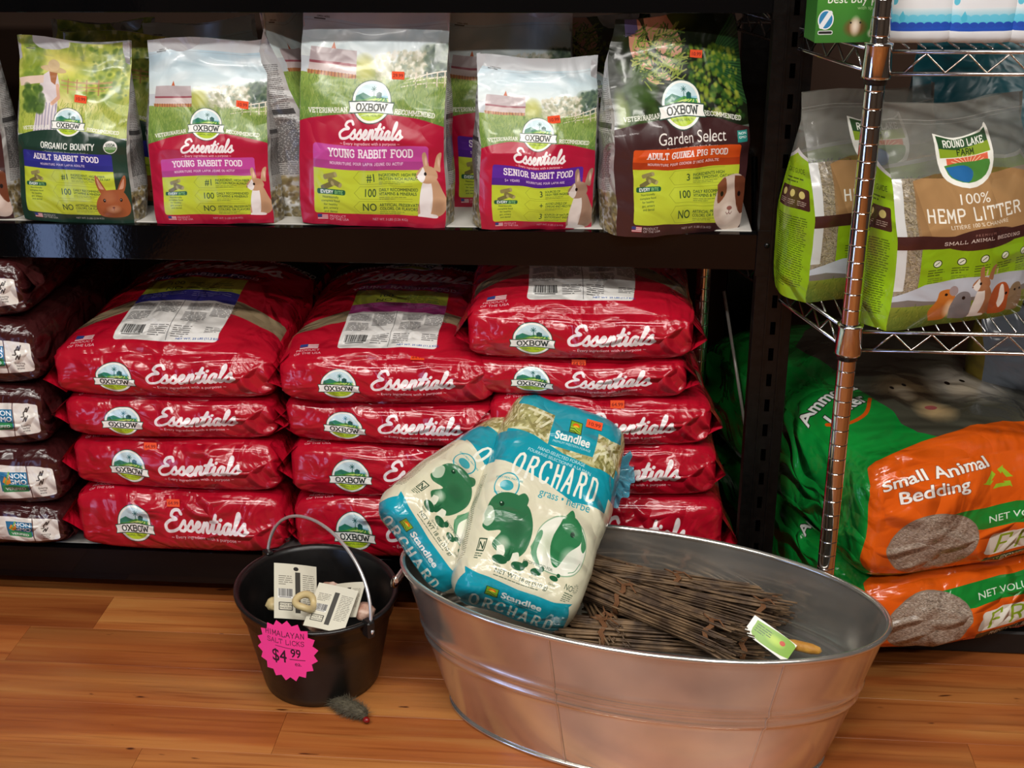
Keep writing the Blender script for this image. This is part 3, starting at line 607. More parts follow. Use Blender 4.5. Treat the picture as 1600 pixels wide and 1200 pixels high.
def gpig(c, x, y, k, a, b, white=False, flip=1):
    X = lambda v: x + v * k * flip
    P = lambda pts, col, al=1: c.poly([(X(p), y + q * k) for p, q in pts], col, al, smooth=5)
    if not white:
        P([(-.5, .1), (-.3, -.25), (0, -.35), (.3, -.3), (.5, -.02), (.52, .3), (.4, .55), (.1, .62), (-.2, .5), (-.1, .25), (-.35, .3), (-.52, .22)], a)
        P([(-.55, .02), (-.42, -.3), (-.15, -.45), (.12, -.42), (.22, -.15), (.05, .12), (-.2, .2), (-.45, .18)], a)
        P([(-.58, .04), (-.5, -.12), (-.38, -.1), (-.3, .1), (-.4, .22), (-.54, .16)], b, .75); P([(.02, -.4), (.16, -.52), (.28, -.4), (.2, -.22)], a)
        c.ell(X(-.22), y - .2 * k, .05 * k, .05 * k, '#153a26'); c.ell(X(-.235), y - .22 * k, .014 * k, .014 * k, '#dfe8d8')
        c.soft(X(.15), y + .1 * k, .25 * k, .22 * k, '#1d4a30', .4); c.soft(X(0), y + .42 * k, .16 * k, .14 * k, b, .7)
        P([(-.1, .5), (.02, .45), (.1, .6), (-.02, .68)], b); P([(.25, .52), (.36, .48), (.42, .6), (.28, .66)], b)
    else:
        P([(-.57, .32), (-.52, -.1), (-.31, -.34), (0, -.42), (.31, -.37), (.54, -.1), (.57, .2), (.41, .44), (.1, .52), (-.3, .5)], '#8fae90'); P([(-.55, .3), (-.5, -.1), (-.3, -.32), (0, -.4), (.3, -.35), (.52, -.1), (.55, .2), (.4, .42), (.1, .5), (-.3, .48)], b); c.soft(X(-.25), y + .1 * k, .22 * k, .25 * k, '#b9c8a8', .6)
        P([(-.1, -.36), (.08, -.46), (.3, -.36), (.38, -.1), (.2, .12), (.05, .4), (-.12, .3), (-.2, 0)], a); P([(.35, -.3), (.52, -.1), (.5, .02), (.42, -.02), (.38, -.14)], a, .9)
        P([(-.6, .22), (-.5, -.05), (-.42, -.02), (-.45, .28), (-.3, .46), (-.48, .4)], a, .7); P([(-.05, -.42), (.05, -.56), (.14, -.42)], a)
        c.soft(X(.25), y + .2 * k, .22 * k, .2 * k, '#cfd8c8', .7); c.ell(X(.17), y - .17 * k, .045 * k, .045 * k, '#153a26'); c.curve([(X(.3), y + .42 * k), (X(.42), y + .36 * k), (X(.5), y + .2 * k)], .01 * k, a)
def stand_mark(c, x, y, k, col='#f2f4ee', rot=0):
    c.push(x, y, rot); c.rrect(-.5 * k, -.5 * k, .5 * k, .5 * k, .04 * k, '#2c4a20'); c.rect(-.44 * k, -.44 * k, .44 * k, .44 * k, '#7fae2c'); c.ell(0, -.08 * k, .3 * k, .26 * k, '#e0641e', t0=180, t1=360); c.ell(0, -.02 * k, .22 * k, .16 * k, '#f0c030', t0=180, t1=360)
    for q in range(4): c.curve([(-.4 * k, (.05 + .1 * q) * k), (-.1 * k, (.02 + .1 * q) * k), (.1 * k, (.15 + .1 * q) * k), (.4 * k, (.3 + .06 * q) * k)], .045 * k, '#2c4a20' if q % 2 else '#c3d84a')
    c.pop()
TL = '#1598ac'
def orchard_front():
    c = Cv(700, 1.4, '#d9d4b8'); c.grad(.6, 1.4, '#dcd8bf', '#d8d3b6')
    c.rect(0, .1, 1, .5, '#a9a670')
    c.speck(1700, (-.05, .1, 1.0, .48), ['#c9c490', '#b5b078', '#8f8a56', '#dcd8ae', '#a5a068', '#77733f', '#e4e2c2'], .12, 3, .85, rot=-55, hair=38)
    c.poly([(0, 0), (1, 0), (1, .22), (.86, .26), (.74, .24), (.74, .43), (.36, .43), (.36, .2), (.2, .18), (0, .17)], TL)
    stand_mark(c, .55, .25, .1); c.text('Standlee', .545, .37, .062, '#f2f4ee', ws=.95, bold=.03); c.text('PREMIUM WESTERN FORAGE', .55, .4, .017, '#cfe8ea')
    c.poly([(0, .38), (.25, .4), (.5, .46), (.75, .5), (1, .47), (1, .72), (.7, .76), (.3, .66), (0, .6)], TL)
    c.text('HAND-SELECTED FORAGE', .5, .5, .024, '#d6eef0', rot=5); c.text('FOURRAGE SELECTIONNE A LA MAIN', .5, .535, .022, '#d6eef0', rot=5)
    for i, ch in enumerate('ORCHARD'): c.block(ch, .225 + i * .098, .7 + i * .003, .155, .125, '#f0f0e2', ws=.52, rot=0)
    c.text('grass • herbe', .63, .79, .052, TL, ws=1.05)
    c.ell(.2, .79, .092, .092, TL, .9); c.ell(.2, .79, .083, .083, '#dcd8bf'); c.ell(.2, .79, .05, .036, TL, .8); c.text('EVERY MEAL MATTERS', .2, .745, .014, TL); c.text('EASY TO DIGEST', .2, .855, .014, TL)
    gpig(c, .28, .99, .35, '#2f6e48', '#dfe2cf'); gpig(c, .7, 1.02, .37, '#2f7a4c', '#e9eadb', True)
    for i, (sz, nm) in enumerate(((.11, 'Rabbits'), (.105, 'Guinea Pigs'), (.085, 'Hamsters'), (.065, 'Gerbils'))):
        xx = .3 + i * .14; c.ell(xx, 1.235, sz * .5, sz * .25, '#1f5a3a'); c.ell(xx + sz * .42, 1.21, sz * .22, sz * .2, '#1f5a3a')
        if i == 0: c.poly([(xx + .03, 1.2), (xx + .04, 1.15), (xx + .055, 1.2)], '#1f5a3a'); c.poly([(xx + .045, 1.2), (xx + .07, 1.155), (xx + .065, 1.2)], '#1f5a3a')
        c.text(nm, xx, 1.28, .013, '#2f4a38')
    c.text('RECOMMENDED FOR:', .58, 1.2, .017, '#2f4a38'); c.text('NET WT 18 oz (510 g)', .5, 1.32, .03, '#2f4a38', bold=.01); c.lines(.3, 1.335, .7, 1, .012, .006, '#2f4a38')
    c.rect(.1, 1.14, .17, 1.22, '#2f4a38'); c.rect(.108, 1.148, .162, 1.212, '#d9d4b8'); c.text('N', .135, 1.205, .045, '#2f4a38', bold=.02); c.lines(.1, 1.23, .17, 3, .014, .006, '#2f4a38')
    c.poly([(0, 1.33), (.2, 1.36), (.5, 1.385), (.8, 1.385), (1, 1.35), (1, 1.4), (0, 1.4)], TL)
    c.text('NO', .86, 1.27, .035, '#2f4a38'); c.lines(.84, 1.285, .93, 5, .015, .006, '#2f4a38')
    for a in range(0, 360, 30): c.line([(.93 + .018 * cos(R(a)), 1.24 + .018 * sin(R(a))), (.93 + .03 * cos(R(a)), 1.24 + .03 * sin(R(a)))], .003, '#2f4a38')
    return c
def orchard_end():
    c = Cv(700, .52, TL); 
    stand_mark(c, .33, .12, .1); c.text('Standlee', .56, .15, .068, '#f2f4ee', ws=.95, bold=.03); c.text('PREMIUM WESTERN FORAGE', .56, .178, .015, '#cfe8ea')
    for i, ch in enumerate('ORCHARD'): c.block(ch, .225 + i * .098, .37, .15, .125, '#d9e4da', ws=.52)
    return c
def orchard_side():
    c = Cv(300, 2.6, '#d9d4b8'); c.rect(0, 0, 1, .3, TL); c.rect(0, .3, 1, .75, '#a9a670')
    c.speck(700, (0, .3, 1, .72), ['#c9c490', '#b5b078', '#8f8a56', '#dcd8ae'], .2, 3, .85, rot=-55, hair=38)
    c.rect(0, .75, 1, 1.15, TL); c.rect(.3, 1.25, .62, 2.35, '#3a3a30'); c.push(.5, 1.8, -90); c.pop()
    for i, ch in enumerate('STANDLEE'): c.block(ch, .46, 1.42 + i * .12, .09, .16, '#d9d4b8', ws=1.2)
    c.lines(.7, 1.3, .92, 40, .026, .01, '#55503c', 2); return c
def hemp_front():
    c = Cv(640, 1.55, '#9a9c94', 1.0); c.a[:, :, 3] = .42
    c.speck(60, (0, 0, 1, .55), ['#aaa9a0', '#8a8b84'], .12, 2, .35)
    c.rect(0, .11, 1, .114, '#d8dad6', .6, .8); c.rect(0, .135, 1, .138, '#d8dad6', .5, .7)
    c.rect(0, .5, 1, 1.55, '#8c8272', 1, 1); c.speck(2600, (0, .5, .4, 1.3), ['#a2967c', '#75694f', '#5d5440', '#b9ae92', '#8c7c5c'], .024, 2, .9, rot=30, hair=50)
    c.rect(0, .5, .055, 1.25, '#c9cbc9'); c.push(-.085, 0, 0, 1.07, 1)
    c.poly([(.2, .52), (.34, .47), (.7, .45), (.84, .49), (1, .54), (1, .9), (.22, .9)], '#a98357')
    c.poly([(.2, .52), (.28, .9), (.2, .93)], '#93704a', .8)
    c.poly([(.37, .2), (.5, .23), (.7, .21), (.74, .17), (.76, .25), (.76, .42), (.7, .53), (.56, .58), (.42, .52), (.37, .4)], '#f2f3ea', 1, 1, smooth=3)
    c.poly([(.385, .215), (.5, .245), (.7, .225), (.735, .2), (.74, .31), (.39, .31)], '#2f5231'); c.poly([(.39, .3), (.5, .31), (.74, .285), (.745, .355), (.39, .365)], '#8aa62c')
    c.block('ROUND LAKE', .565, .29, .042, .18, '#f2f3ea', ws=.74); c.block('FARM', .565, .348, .038, .18, '#2a3c1c', ws=.85)
    c.poly([(.43, .37), (.72, .36), (.72, .42), (.43, .42)], '#e0684a')
    for a in range(-60, 61, 15): c.line([(.575, .43), (.575 + .13 * sin(R(a)), .43 - .08 * cos(R(a)))], .005, '#f3d8b0')
    c.poly([(.41, .42), (.5, .4), (.62, .4), (.73, .41), (.69, .5), (.56, .545), (.45, .5)], '#4f8a3c', smooth=3); c.poly([(.42, .43), (.54, .42), (.6, .47), (.56, .54), (.46, .5)], '#2a6aa5', smooth=3)
    c.text('100%', .58, .68, .068, '#f2efe4', ws=1.1)
    c.block('HEMP LITTER', .58, .785, .078, .14, '#f2efe4', ws=.84); c.text('LITIÈRE 100 % CHANVRE', .6, .83, .026, '#efe6d4')
    c.rect(0, .875, 1, .965, '#43231f'); 
    c.rect(.22, .965, 1, 1.35, '#8cb41a'); c.ell(.62, .925, .26, .08, '#43231f'); c.text('P R E M I U M', .62, .9, .018, '#a5776c'); c.block('SMALL ANIMAL BEDDING', .62, .94, .024, .16, '#e0cfc4', ws=1.2, serif=.8)
    for i in range(5):
        xx = .33 + i * .15; c.ell(xx, 1.075, .03, .03, '#33401c'); c.ell(xx, 1.075, .024, .024, '#dfe4cc'); c.line([(xx - .012, 1.085), (xx + .012, 1.065)], .005, '#33401c')
        c.lines(xx - .055, 1.12, xx + .055, 3, .018, .007, '#33401c', i); c.lines(xx - .05, 1.18, xx + .05, 3, .014, .005, '#50602c', i)
    c.pop(); c.poly([(0, 1.29), (.2, 1.22), (.5, 1.2), (.8, 1.21), (1, 1.24), (1, 1.55), (0, 1.55)], '#b9bfc9'); c.poly([(0, 1.33), (.1, 1.32), (.3, 1.35), (1, 1.33), (1, 1.42), (0, 1.42)], '#77706a')
    c.grad(1.37, 1.55, '#7f8c34', '#4c6426'); c.speck(500, (0, 1.38, 1, 1.55), ['#6c8030', '#92983c', '#3f5a22'], .02, 3, .6, rot=-80, hair=30)
    c.push(-.03, 0); bunny(c, .6, 1.5, .36, '#a5704c', '#e8e2da')
    c.poly([(.3, 1.5), (.28, 1.42), (.33, 1.34), (.35, 1.28), (.43, 1.28), (.45, 1.34), (.42, 1.42), (.4, 1.5)], '#c0702c', smooth=4); c.soft(.39, 1.42, .05, .08, '#f0d8b8', .9); c.ell(.39, 1.31, .01, .01, '#1a1210')
    c.poly([(.43, 1.5), (.42, 1.4), (.46, 1.32), (.52, 1.3), (.56, 1.34), (.57, 1.5)], '#7d7a7c', smooth=4); c.ell(.44, 1.29, .03, .035, '#9c8c8c'); c.ell(.51, 1.345, .012, .012, '#141010')
    c.poly([(.72, 1.5), (.7, 1.38), (.74, 1.29), (.82, 1.28), (.87, 1.36), (.86, 1.5)], '#b2552a', smooth=4); c.poly([(.77, 1.42), (.78, 1.3), (.81, 1.3), (.83, 1.4), (.8, 1.46)], '#efe6dc', smooth=4); c.ell(.84, 1.36, .01, .01, '#141010')
    c.poly([(.87, 1.5), (.86, 1.38), (.89, 1.31), (.95, 1.31), (.98, 1.4), (.97, 1.5)], '#8a7458', smooth=4); c.ell(.91, 1.35, .008, .008, '#141010'); c.ell(.95, 1.35, .008, .008, '#141010'); c.pop()
    return c
def hemp_side():
    c = Cv(260, 4.0, '#9a9c94'); c.a[:, :, 3] = .45; c.poly([(0, 1.2), (.5, 1.0), (1, 1.2), (1, 4), (0, 4)], '#8cb41a', 1, 1)
    c.poly([(0, 1.2), (.5, 1.0), (1, 1.2), (1, 1.27), (.5, 1.1), (0, 1.27)], '#d0d2d2')
    c.text('CARE GUIDE', .5, 1.52, .1, '#2c3c14', ws=.85); c.lines(.2, 1.62, .8, 2, .07, .03, '#2c3c14')
    c.rrect(.08, 1.8, .92, 2.2, .04, '#43231f')
    for q in (.25, .5, .75): c.ell(q, 1.93, .07, .07, '#cfc078'); c.lines(q - .1, 2.05, q + .1, 3, .035, .014, '#cfc0b0', 3)
    c.lines(.12, 2.35, .88, 32, .045, .018, '#3c4f14', 5); return c
def bed_print(cut=0):
    "front panel of the bedding bag: orange, oval window with paper crumbs, green ribbon, name plate"
    c = Cv(900, .66 - cut, '#dc5a10'); c.off = -cut; c.speck(40, (0, 0, 1, .66), ['#d4520c', '#e26418'], .1, 3, .4)
    for t, x, y in (('Small Animal', .06, .1), ('Bedding', .12, .175)):
        for o, cc in ((.045, '#7c3414'), (.022, '#f6f2ec')): c.text(t, x, y, .056, cc, bold=o, anchor='l', rot=-6)
    for a in (0, 120, 240):
        q = lambda d, r: (.5 + r * cos(R(a + d)), .12 - r * .8 * sin(R(a + d)))
        c.poly([q(0, .06), q(70, .062), q(70, .075), q(95, .05), q(70, .025), q(70, .038), q(0, .032)], '#9cbf2a')
    c.text('Low Dust', .62, .1, .05, '#f6f2ec', bold=.02, anchor='l', rot=-3)
    c.poly([(.2, .27), (1, .22), (1, .34), (.3, .37)], '#14832f'); c.text('NET VOLUME 1,500 CU IN (24.5 L)', .45, .335, .034, '#dfeede', anchor='l', rot=-4, bold=.005)
    c.ell(.26, .44, .17, .19, '#8d7d6c'); c.ell(.26, .44, .165, .184, '#96867a'); rg = random.Random(4); cs = ['#b3a596', '#7f6f60', '#c6b9aa', '#5f5348', '#a0907f', '#8a7562']
    for _ in range(4200):
        a, r = rg.uniform(0, 2 * pi), math.sqrt(rg.random()); x, y = .26 + .162 * r * cos(a), .44 + .182 * r * sin(a); an = rg.uniform(-.5, .9); k = rg.uniform(.003, .009)
        c.line([(x, y), (x + k * cos(an), y + k * sin(an))], .003, rg.choice(cs), .8)
    c.rrect(.47, .4, 1.1, .53, .02, '#e8e6da'); 
    for i, ch in enumerate('FRESH'): c.block(ch, (.535 + i * .095), .515, .1, .12, '#8fae28', ws=.8)
    c.rrect(.48, .55, 1.1, .6, .01, '#33402c'); c.block('RECYCLED PAPER', .7, .59, .026, .2, '#e4e8da', ws=.95); c.text('Small Animal Bedding', .7, .635, .03, '#f0b48c')
    return c
def bed_top():
    c = Cv(800, 1.0, '#128c34'); c.speck(60, (0, 0, 1, 1), ['#0f8430', '#189a3c'], .12, 3, .4)
    c.poly([(.24, .3), (.5, .12), (1, .08), (1, .9), (.34, .93), (.26, .7)], '#4b4a3e', smooth=4); c.poly([(.0, 1), (.03, .95), (.3, .925), (1, .885), (1, 1)], '#dc5a10')
    for x, y, k, a in ((.42, .68, .11, '#6c583e'), (.66, .7, .14, '#d8cfc0'), (.86, .62, .13, '#2c2620')):
        c.soft(x, y, k * 1.3, k, a, 1); c.soft(x - k * .3, y + k * .2, k * .5, k * .45, '#e8d8bc', .8); c.ell(x - k * .5, y - k * .1, k * .07, k * .07, '#141010'); c.ell(x, y - k * .15, k * .07, k * .07, '#141010')
    c.soft(.42, .82, .09, .07, '#d8b884', .95); c.ell(.42, .8, .025, .012, '#b05a58')
    for o, cc in ((.07, '#141414'), (.03, '#f0f2ec')):
        c.text('Ammonia', .13, .66, .046, cc, bold=o, rot=-10); c.text('Locker', .15, .73, .044, cc, bold=o, rot=-10)
    c.curve([(.05, .73), (.09, .77), (.18, .765), (.25, .71)], .012, '#d9580f')
    return c
def drops_print():
    c = Cv(360, 1.3, '#dfe3e6'); rg = random.Random(2); c.off = .09
    c.grad(.78, .98, '#dfe7ea', '#3fb4d6'); c.rect(0, .98, 1, 1.06, '#1f52b8')
    for i in range(9): c.ell(.055 + i * .111, .985, .06, .035, '#1f4cb0')
    for i in range(9): c.ell(.02 + i * .125, .9, .07, .04, '#5cc2de', .8)
    c.rect(0, 1.07, 1, 1.3, '#e4e7ea')
    for x, y, k in ((.13, .7, .05), (.42, .35, .06), (.75, .62, .055), (.6, .12, .05), (.25, .9, .05), (.88, .3, .06), (.62, .45, .05), (.1, .4, .04)):
        c.poly([(x, y - 1.7 * k), (x + .8 * k, y - .2 * k), (x + .6 * k, y + .7 * k), (x, y + k), (x - .6 * k, y + .7 * k), (x - .8 * k, y - .2 * k)], '#46b6d2', .85, smooth=4)
    return c
def box_print():
    c = Cv(420, 1.1, '#3f8a2c'); c.grad(0, 1.1, '#4a9a34', '#35702a'); c.poly([(0, .4), (1, .05), (1, -.2), (0, 0)], '#2a5f9c'); c.line([(-.1, .52), (.6, .2)], .04, '#f2f2f2')
    c.text('best buy pets', .12, .62, .11, '#e6e8dc', anchor='l', ws=.95, bold=.005); c.text('with special treats', .98, .7, .045, '#a8c890', anchor='r')
    c.ell(.12, .82, .1, .12, '#e8eaec'); c.ell(.12, .82, .085, .105, '#2f7fb0'); c.line([(.07, .9), (.17, .74)], .06, '#dfe6ea'); c.rrect(.03, .95, .22, 1.0, .02, '#d0d4d4'); c.rrect(.04, .96, .21, .99, .015, '#222')
    c.soft(.5, .92, .17, .13, '#7a4426', 1); c.soft(.5, .9, .08, .14, '#e8dcc8', 1); c.soft(.72, .99, .07, .07, '#e8e0d0', 1); c.ell(.44, .86, .012, .012, '#111'); c.ell(.56, .86, .012, .012, '#111')
    return c
def card_print(v):
    c = Cv(260, 1.35, '#d9d5c2'); c.ell(.5, .12, .06, .05, '#1c1a18') if v == 0 else None
    c.bars(.08, .62, .42, .85, '#2a2824'); c.rect(.48, .2, .6, 1.2, '#3a3832') ; c.lines(.66, .25, .95, 16, .05, .018, '#6b675c', v); c.lines(.1, .3, .42, 5, .05, .02, '#6b675c', v + 2)
    c.rrect(.1, .95, .42, 1.15, .02, '#3a3832'); c.rrect(.12, .97, .4, 1.13, .02, '#d9d5c2'); c.text('MADE IN', .26, 1.04, .05, '#3a3832'); c.text('PAKISTAN', .26, 1.11, .045, '#3a3832', ws=.9); return c
def burst_print():
    c = Cv(420, 1.0, '#ff3f9c'); k = '#2c0a20'
    c.block('HIMALAYAN', .5, .27, .085, .11, k, ws=.95, rot=6, sp=1.4); c.block('SALT LICKS', .5, .39, .075, .11, k, ws=.95, rot=6, sp=1.4)
    c.line([(.33, .42), (.72, .48)], .008, k); c.text('$4', .36, .68, .2, k, ws=.85, rot=5, bold=.012); c.text('99', .64, .6, .13, k, rot=5, ws=.9, bold=.015); c.line([(.54, .63), (.78, .65)], .01, k); c.text('ea.', .66, .74, .07, k, rot=5); return c
def sticker_print(t):
    c = Cv(96, .6, '#f0501e'); c.rect(0, 0, 1, .6, '#f2521f'); c.text(t, .5, .43, .26, '#8c1c0c', bold=.02); return c
# ------------------------------------------------------------------ materials
M = {}
M['black'] = mat('black_enamel', '#070708', rough=.05, spec=.24, bump=(150, .035))
M['blackin'] = mat('black_steel_scuffed', '#070707', rough=.3, spec=.3, bump=(120, .2), noise_col=('#2a2826', 60, .12))
M['slot'] = mat('dark_slot', '#010101', rough=.9, spec=0)
M['deck'] = mat('white_shelf_board', '#c9c6bf', rough=.5, noise_col=('#a8a49a', 9, .4))
M['wall'] = mat('brown_wall_paint', '#3a2415', rough=.8, noise_col=('#2a180e', 3, .5))
M['chrome'] = mat('chrome', '#c9c7c4', rough=.09, metal=1)
M['wire'] = mat('chrome_wire', '#b5b3b0', rough=.16, metal=1)
M['plastic'] = mat('black_plastic', '#0e0d0d', rough=.33, spec=.5, bump=(70, .08), noise_col=('#3a3735', 26, .10))
M['collar'] = mat('black_sleeve', '#0a0a0a', rough=.5)
M['red'] = mat('red_film', '#b00e26', rough=.2, coat=.35, wr=(11, .8))
M['reddk'] = mat('red_film_back', '#a80d24', rough=.25, coat=.3, wr=(13, .4))
M['brown'] = mat('brown_film', '#3c1718', rough=.2, coat=.35, wr=(12, .8))
M['foil'] = mat('silver_foil', '#a9a8a5', rough=.3, metal=.35, wr=(14, .5))
M['gus'] = mat('printed_gusset', img=gusset_print().image('gusset'), rough=.3, coat=.2, wr=(14, .5))
def film(name, cv, wr=(10, .25), rough=.25, coat=.3, **k): return mat(name, img=cv.image(name), rough=rough, coat=coat, wr=wr, **k)
STK = {t: mat('orange_price_label', img=sticker_print(t).image('sticker'), rough=.5) for t in ('10.99', '29.99', '64.99')}

# ------------------------------------------------------------------ setting
def plain(name, c, d, m, kind=None, parent=None):
    o = MB().box((0, 0, 0), d).build(name, m, parent); o.location = c
    if kind: o['kind'] = kind
    return o
plain('wall_back', (0, 1.0, 1.4), (6, .06, 2.8), M['wall'], 'structure')
plain('wall_front', (0, -4.6, 1.4), (6, .06, 2.8), mat('shop_wall', '#4d453c', rough=.8), 'structure')
wm = mat('shop_wall', '#4d453c', rough=.8)
plain('wall_left', (-2.13, -.15, 1.4), (.06, 2.3, 2.8), wm, 'structure'); plain('wall_left', (-1.83, -3.55, 1.4), (.06, 2.1, 2.8), wm, 'structure'); plain('wall_left', (-1.83, -1.9, 2.35), (.06, 1.2, .9), wm, 'structure')
win = empty('window_1', (-1.8, -1.9, 0)); win['kind'] = 'structure'
MB().box((0, 0, .01), (.05, 1.2, .02)).build('sill', M['black'], win)
for yy in (-.59, -.195, .255, .59): MB().box((0, yy, .95), (.05, .02, 1.9)).build('frame_bar', M['black'], win)
day = bpy.data.materials.new('daylit_pane'); day.use_nodes = True; bb = nt(day)[0]['Principled BSDF']; bb.inputs['Base Color'].default_value = (.1, .12, .15, 1); bb.inputs['Emission Color'].default_value = (.40, .56, 1, 1); bb.inputs['Emission Strength'].default_value = 10.0
board = mat('dark_panel', '#16120f', rough=.5)
for y0, y1, mm in ((-.58, -.16, board), (-.15, -.01, day), (.0, .25, board), (.26, .45, day), (.46, .58, board)): MB().box((0, (y0 + y1) / 2, .36), (.01, y1 - y0, .68)).build('pane', mm, win); MB().box((0, (y0 + y1) / 2, 1.3), (.01, y1 - y0, 1.2)).build('pane', board, win)
plain('wall_right', (3.0, -1.8, 1.4), (.06, 5.6, 2.8), mat('shop_wall', '#4d453c', rough=.8), 'structure')
plain('ceiling', (0, -1.8, 2.84), (6, 5.6, .06), mat('ceiling_white', '#8f8a80', rough=.9), 'structure')
def wood():
    m = bpy.data.materials.new('cherry_laminate'); m.use_nodes = True; N, L = nt(m); b = N['Principled BSDF']
    tc = N.new('ShaderNodeTexCoord'); oi = N.new('ShaderNodeObjectInfo')
    cb = N.new('ShaderNodeCombineXYZ'); mu = N.new('ShaderNodeMath'); mu.operation = 'MULTIPLY'; mu.inputs[1].default_value = 37
    L.new(oi.outputs['Random'], mu.inputs[0]); L.new(mu.outputs[0], cb.inputs[0]); L.new(mu.outputs[0], cb.inputs[1])
    ad = N.new('ShaderNodeVectorMath'); L.new(tc.outputs['Object'], ad.inputs[0]); L.new(cb.outputs[0], ad.inputs[1])
    def noi(sc, x, y, det=5, dist=0):
        mp = N.new('ShaderNodeMapping'); mp.inputs['Scale'].default_value = (x, y, 1); L.new(ad.outputs[0], mp.inputs[0])
        n = N.new('ShaderNodeTexNoise'); n.inputs['Scale'].default_value = sc; n.inputs['Detail'].default_value = det; n.inputs['Distortion'].default_value = dist
        L.new(mp.outputs[0], n.inputs['Vector']); return n
    def ramp(src, stops):
        r = N.new('ShaderNodeValToRGB'); e = r.color_ramp.elements
        while len(e) < len(stops): e.new(.5)
        for q, (p, c) in zip(e, stops): q.position = p; q.color = (*lin(c), 1)
        L.new(src, r.inputs[0]); return r
    r1 = ramp(noi(1.0, 1.6, 26, 6, .6).outputs[0], [(.3, '#74361a'), (.45, '#9a5026'), (.55, '#ae6430'), (.7, '#c28648')])
    r2 = ramp(noi(1, .9, 7, 3, .4).outputs[0], [(.35, '#864620'), (.5, '#a8602e'), (.68, '#c08648')])
    mx = N.new('ShaderNodeMixRGB'); mx.inputs[0].default_value = .5; L.new(r1.outputs[0], mx.inputs[1]); L.new(r2.outputs[0], mx.inputs[2])
    k = ramp(noi(1, 14, 46, 2, .3).outputs[0], [(.24, '#ffffff'), (.29, '#000000')])
    kb = N.new('ShaderNodeRGBToBW'); L.new(k.outputs[0], kb.inputs[0])
    m2 = N.new('ShaderNodeMixRGB'); L.new(kb.outputs[0], m2.inputs[0]); m2.inputs[2].default_value = (*lin('#4a2110'), 1); L.new(mx.outputs[0], m2.inputs[1])
    s = ramp(noi(1, 3, 110, 3).outputs[0], [(.36, '#ffffff'), (.44, '#000000')]); sb = N.new('ShaderNodeRGBToBW'); L.new(s.outputs[0], sb.inputs[0])
    sm = N.new('ShaderNodeMath'); sm.operation = 'MULTIPLY'; sm.inputs[1].default_value = .45; L.new(sb.outputs[0], sm.inputs[0])
    m3 = N.new('ShaderNodeMixRGB'); L.new(sm.outputs[0], m3.inputs[0]); L.new(m2.outputs[0], m3.inputs[1]); m3.inputs[2].default_value = (*lin('#7c3a14'), 1)
    hs = N.new('ShaderNodeHueSaturation'); mr = N.new('ShaderNodeMapRange'); mr.inputs['To Min'].default_value = .8; mr.inputs['To Max'].default_value = 1.0
    L.new(oi.outputs['Random'], mr.inputs[0]); L.new(mr.outputs[0], hs.inputs['Value']); L.new(m3.outputs[0], hs.inputs['Color'])
    L.new(hs.outputs[0], b.inputs['Base Color']); b.inputs['Roughness'].default_value = .34; b.inputs['Specular IOR Level'].default_value = .4
    bp = N.new('ShaderNodeBump'); bp.inputs['Strength'].default_value = .06; bp.inputs['Distance'].default_value = .01; L.new(noi(1, 3, 90, 3).outputs[0], bp.inputs['Height']); L.new(bp.outputs[0], b.inputs['Normal'])
    return m
M['wood'] = wood()
fl = plain('floor', (0, -1.8, -.0165), (6, 5.6, .01), mat('floor_joint', '#1c0d06', rough=.9), 'structure')
rg = random.Random(11)
pm = {}
row = 0; y = -.099 + .1172 * 8
while y > -4.5:
    x = -2.9 - rg.uniform(0, 1.1)
    while x < 2.9:
        x1 = min(x + 1.21, 2.95); x0 = max(x, -2.95); w = x1 - x0
        if w > .02:
            key = round(w, 3)
            if key not in pm: pm[key] = MB().box((0, 0, 0), (w - .0005, .11695, .0115), bev=.0003).mesh('plank', M['wood'])
            o = link('plank', pm[key], fl); o.location = ((x0 + x1) / 2, y - .0586 + 1.8, .0165 - .00575)
        x += 1.21
    y -= .1172

# ------------------------------------------------------------------ black shelving
PX0, PX1 = .243, .311
unit = empty('shelf_unit', (0, 0, 0), 'black steel shelving unit with white boards holding the pet food bags', 'shelving')
def beam(z0, z1, name='beam'):
    m = MB(); h = z1 - z0
    m.box((0, .006, z0 + h / 2), (2.1, .003, h), bev=.0008); m.box((0, .016, z1 - .0015), (2.1, .022, .003)); m.box((0, .016, z0 + .0015), (2.1, .022, .003))
    o = m.build(name, M['black'], unit); o.location.x = PX0 - 1.05; return o
for z0, z1 in ((.051, .124), (.75, .815), (1.193, 1.262)):
    beam(z0, z1)
    o = beam(z0, z1, 'rear_beam'); o.location.y = .57
    d = MB().box((0, 0, 0), (2.08, .55, .012), bev=.001).build('shelf_board', M['deck'], unit); d.location = (PX0 - 1.05, .3, z1 - .0045)
    for yy in (.01,):
        o = MB().box((PX0 + .015, .0, (z0 + z1) / 2), (.035, .003, z1 - z0 + .02), bev=.0008).build('beam_bracket', M['blackin'], unit)
        m = MB()
        for dz in (-.02, .02): m.lathe([(0, -.003), (.006, -.003), (.006, 0)], 10, c=(0, 0, 0)); 
        r_ = MB().lathe([(0, .003), (.004, .0028), (.005, 0)], 12).build('rivet', M['blackin'], o); r_.rotation_euler.x = R(90); r_.location = (PX0 + .015, -.0015, (z0 + z1) / 2 + .015)
slot_me = MB().box((0, 0, 0), (.009, .0012, .024), bev=.0004).mesh('slot', M['slot'])
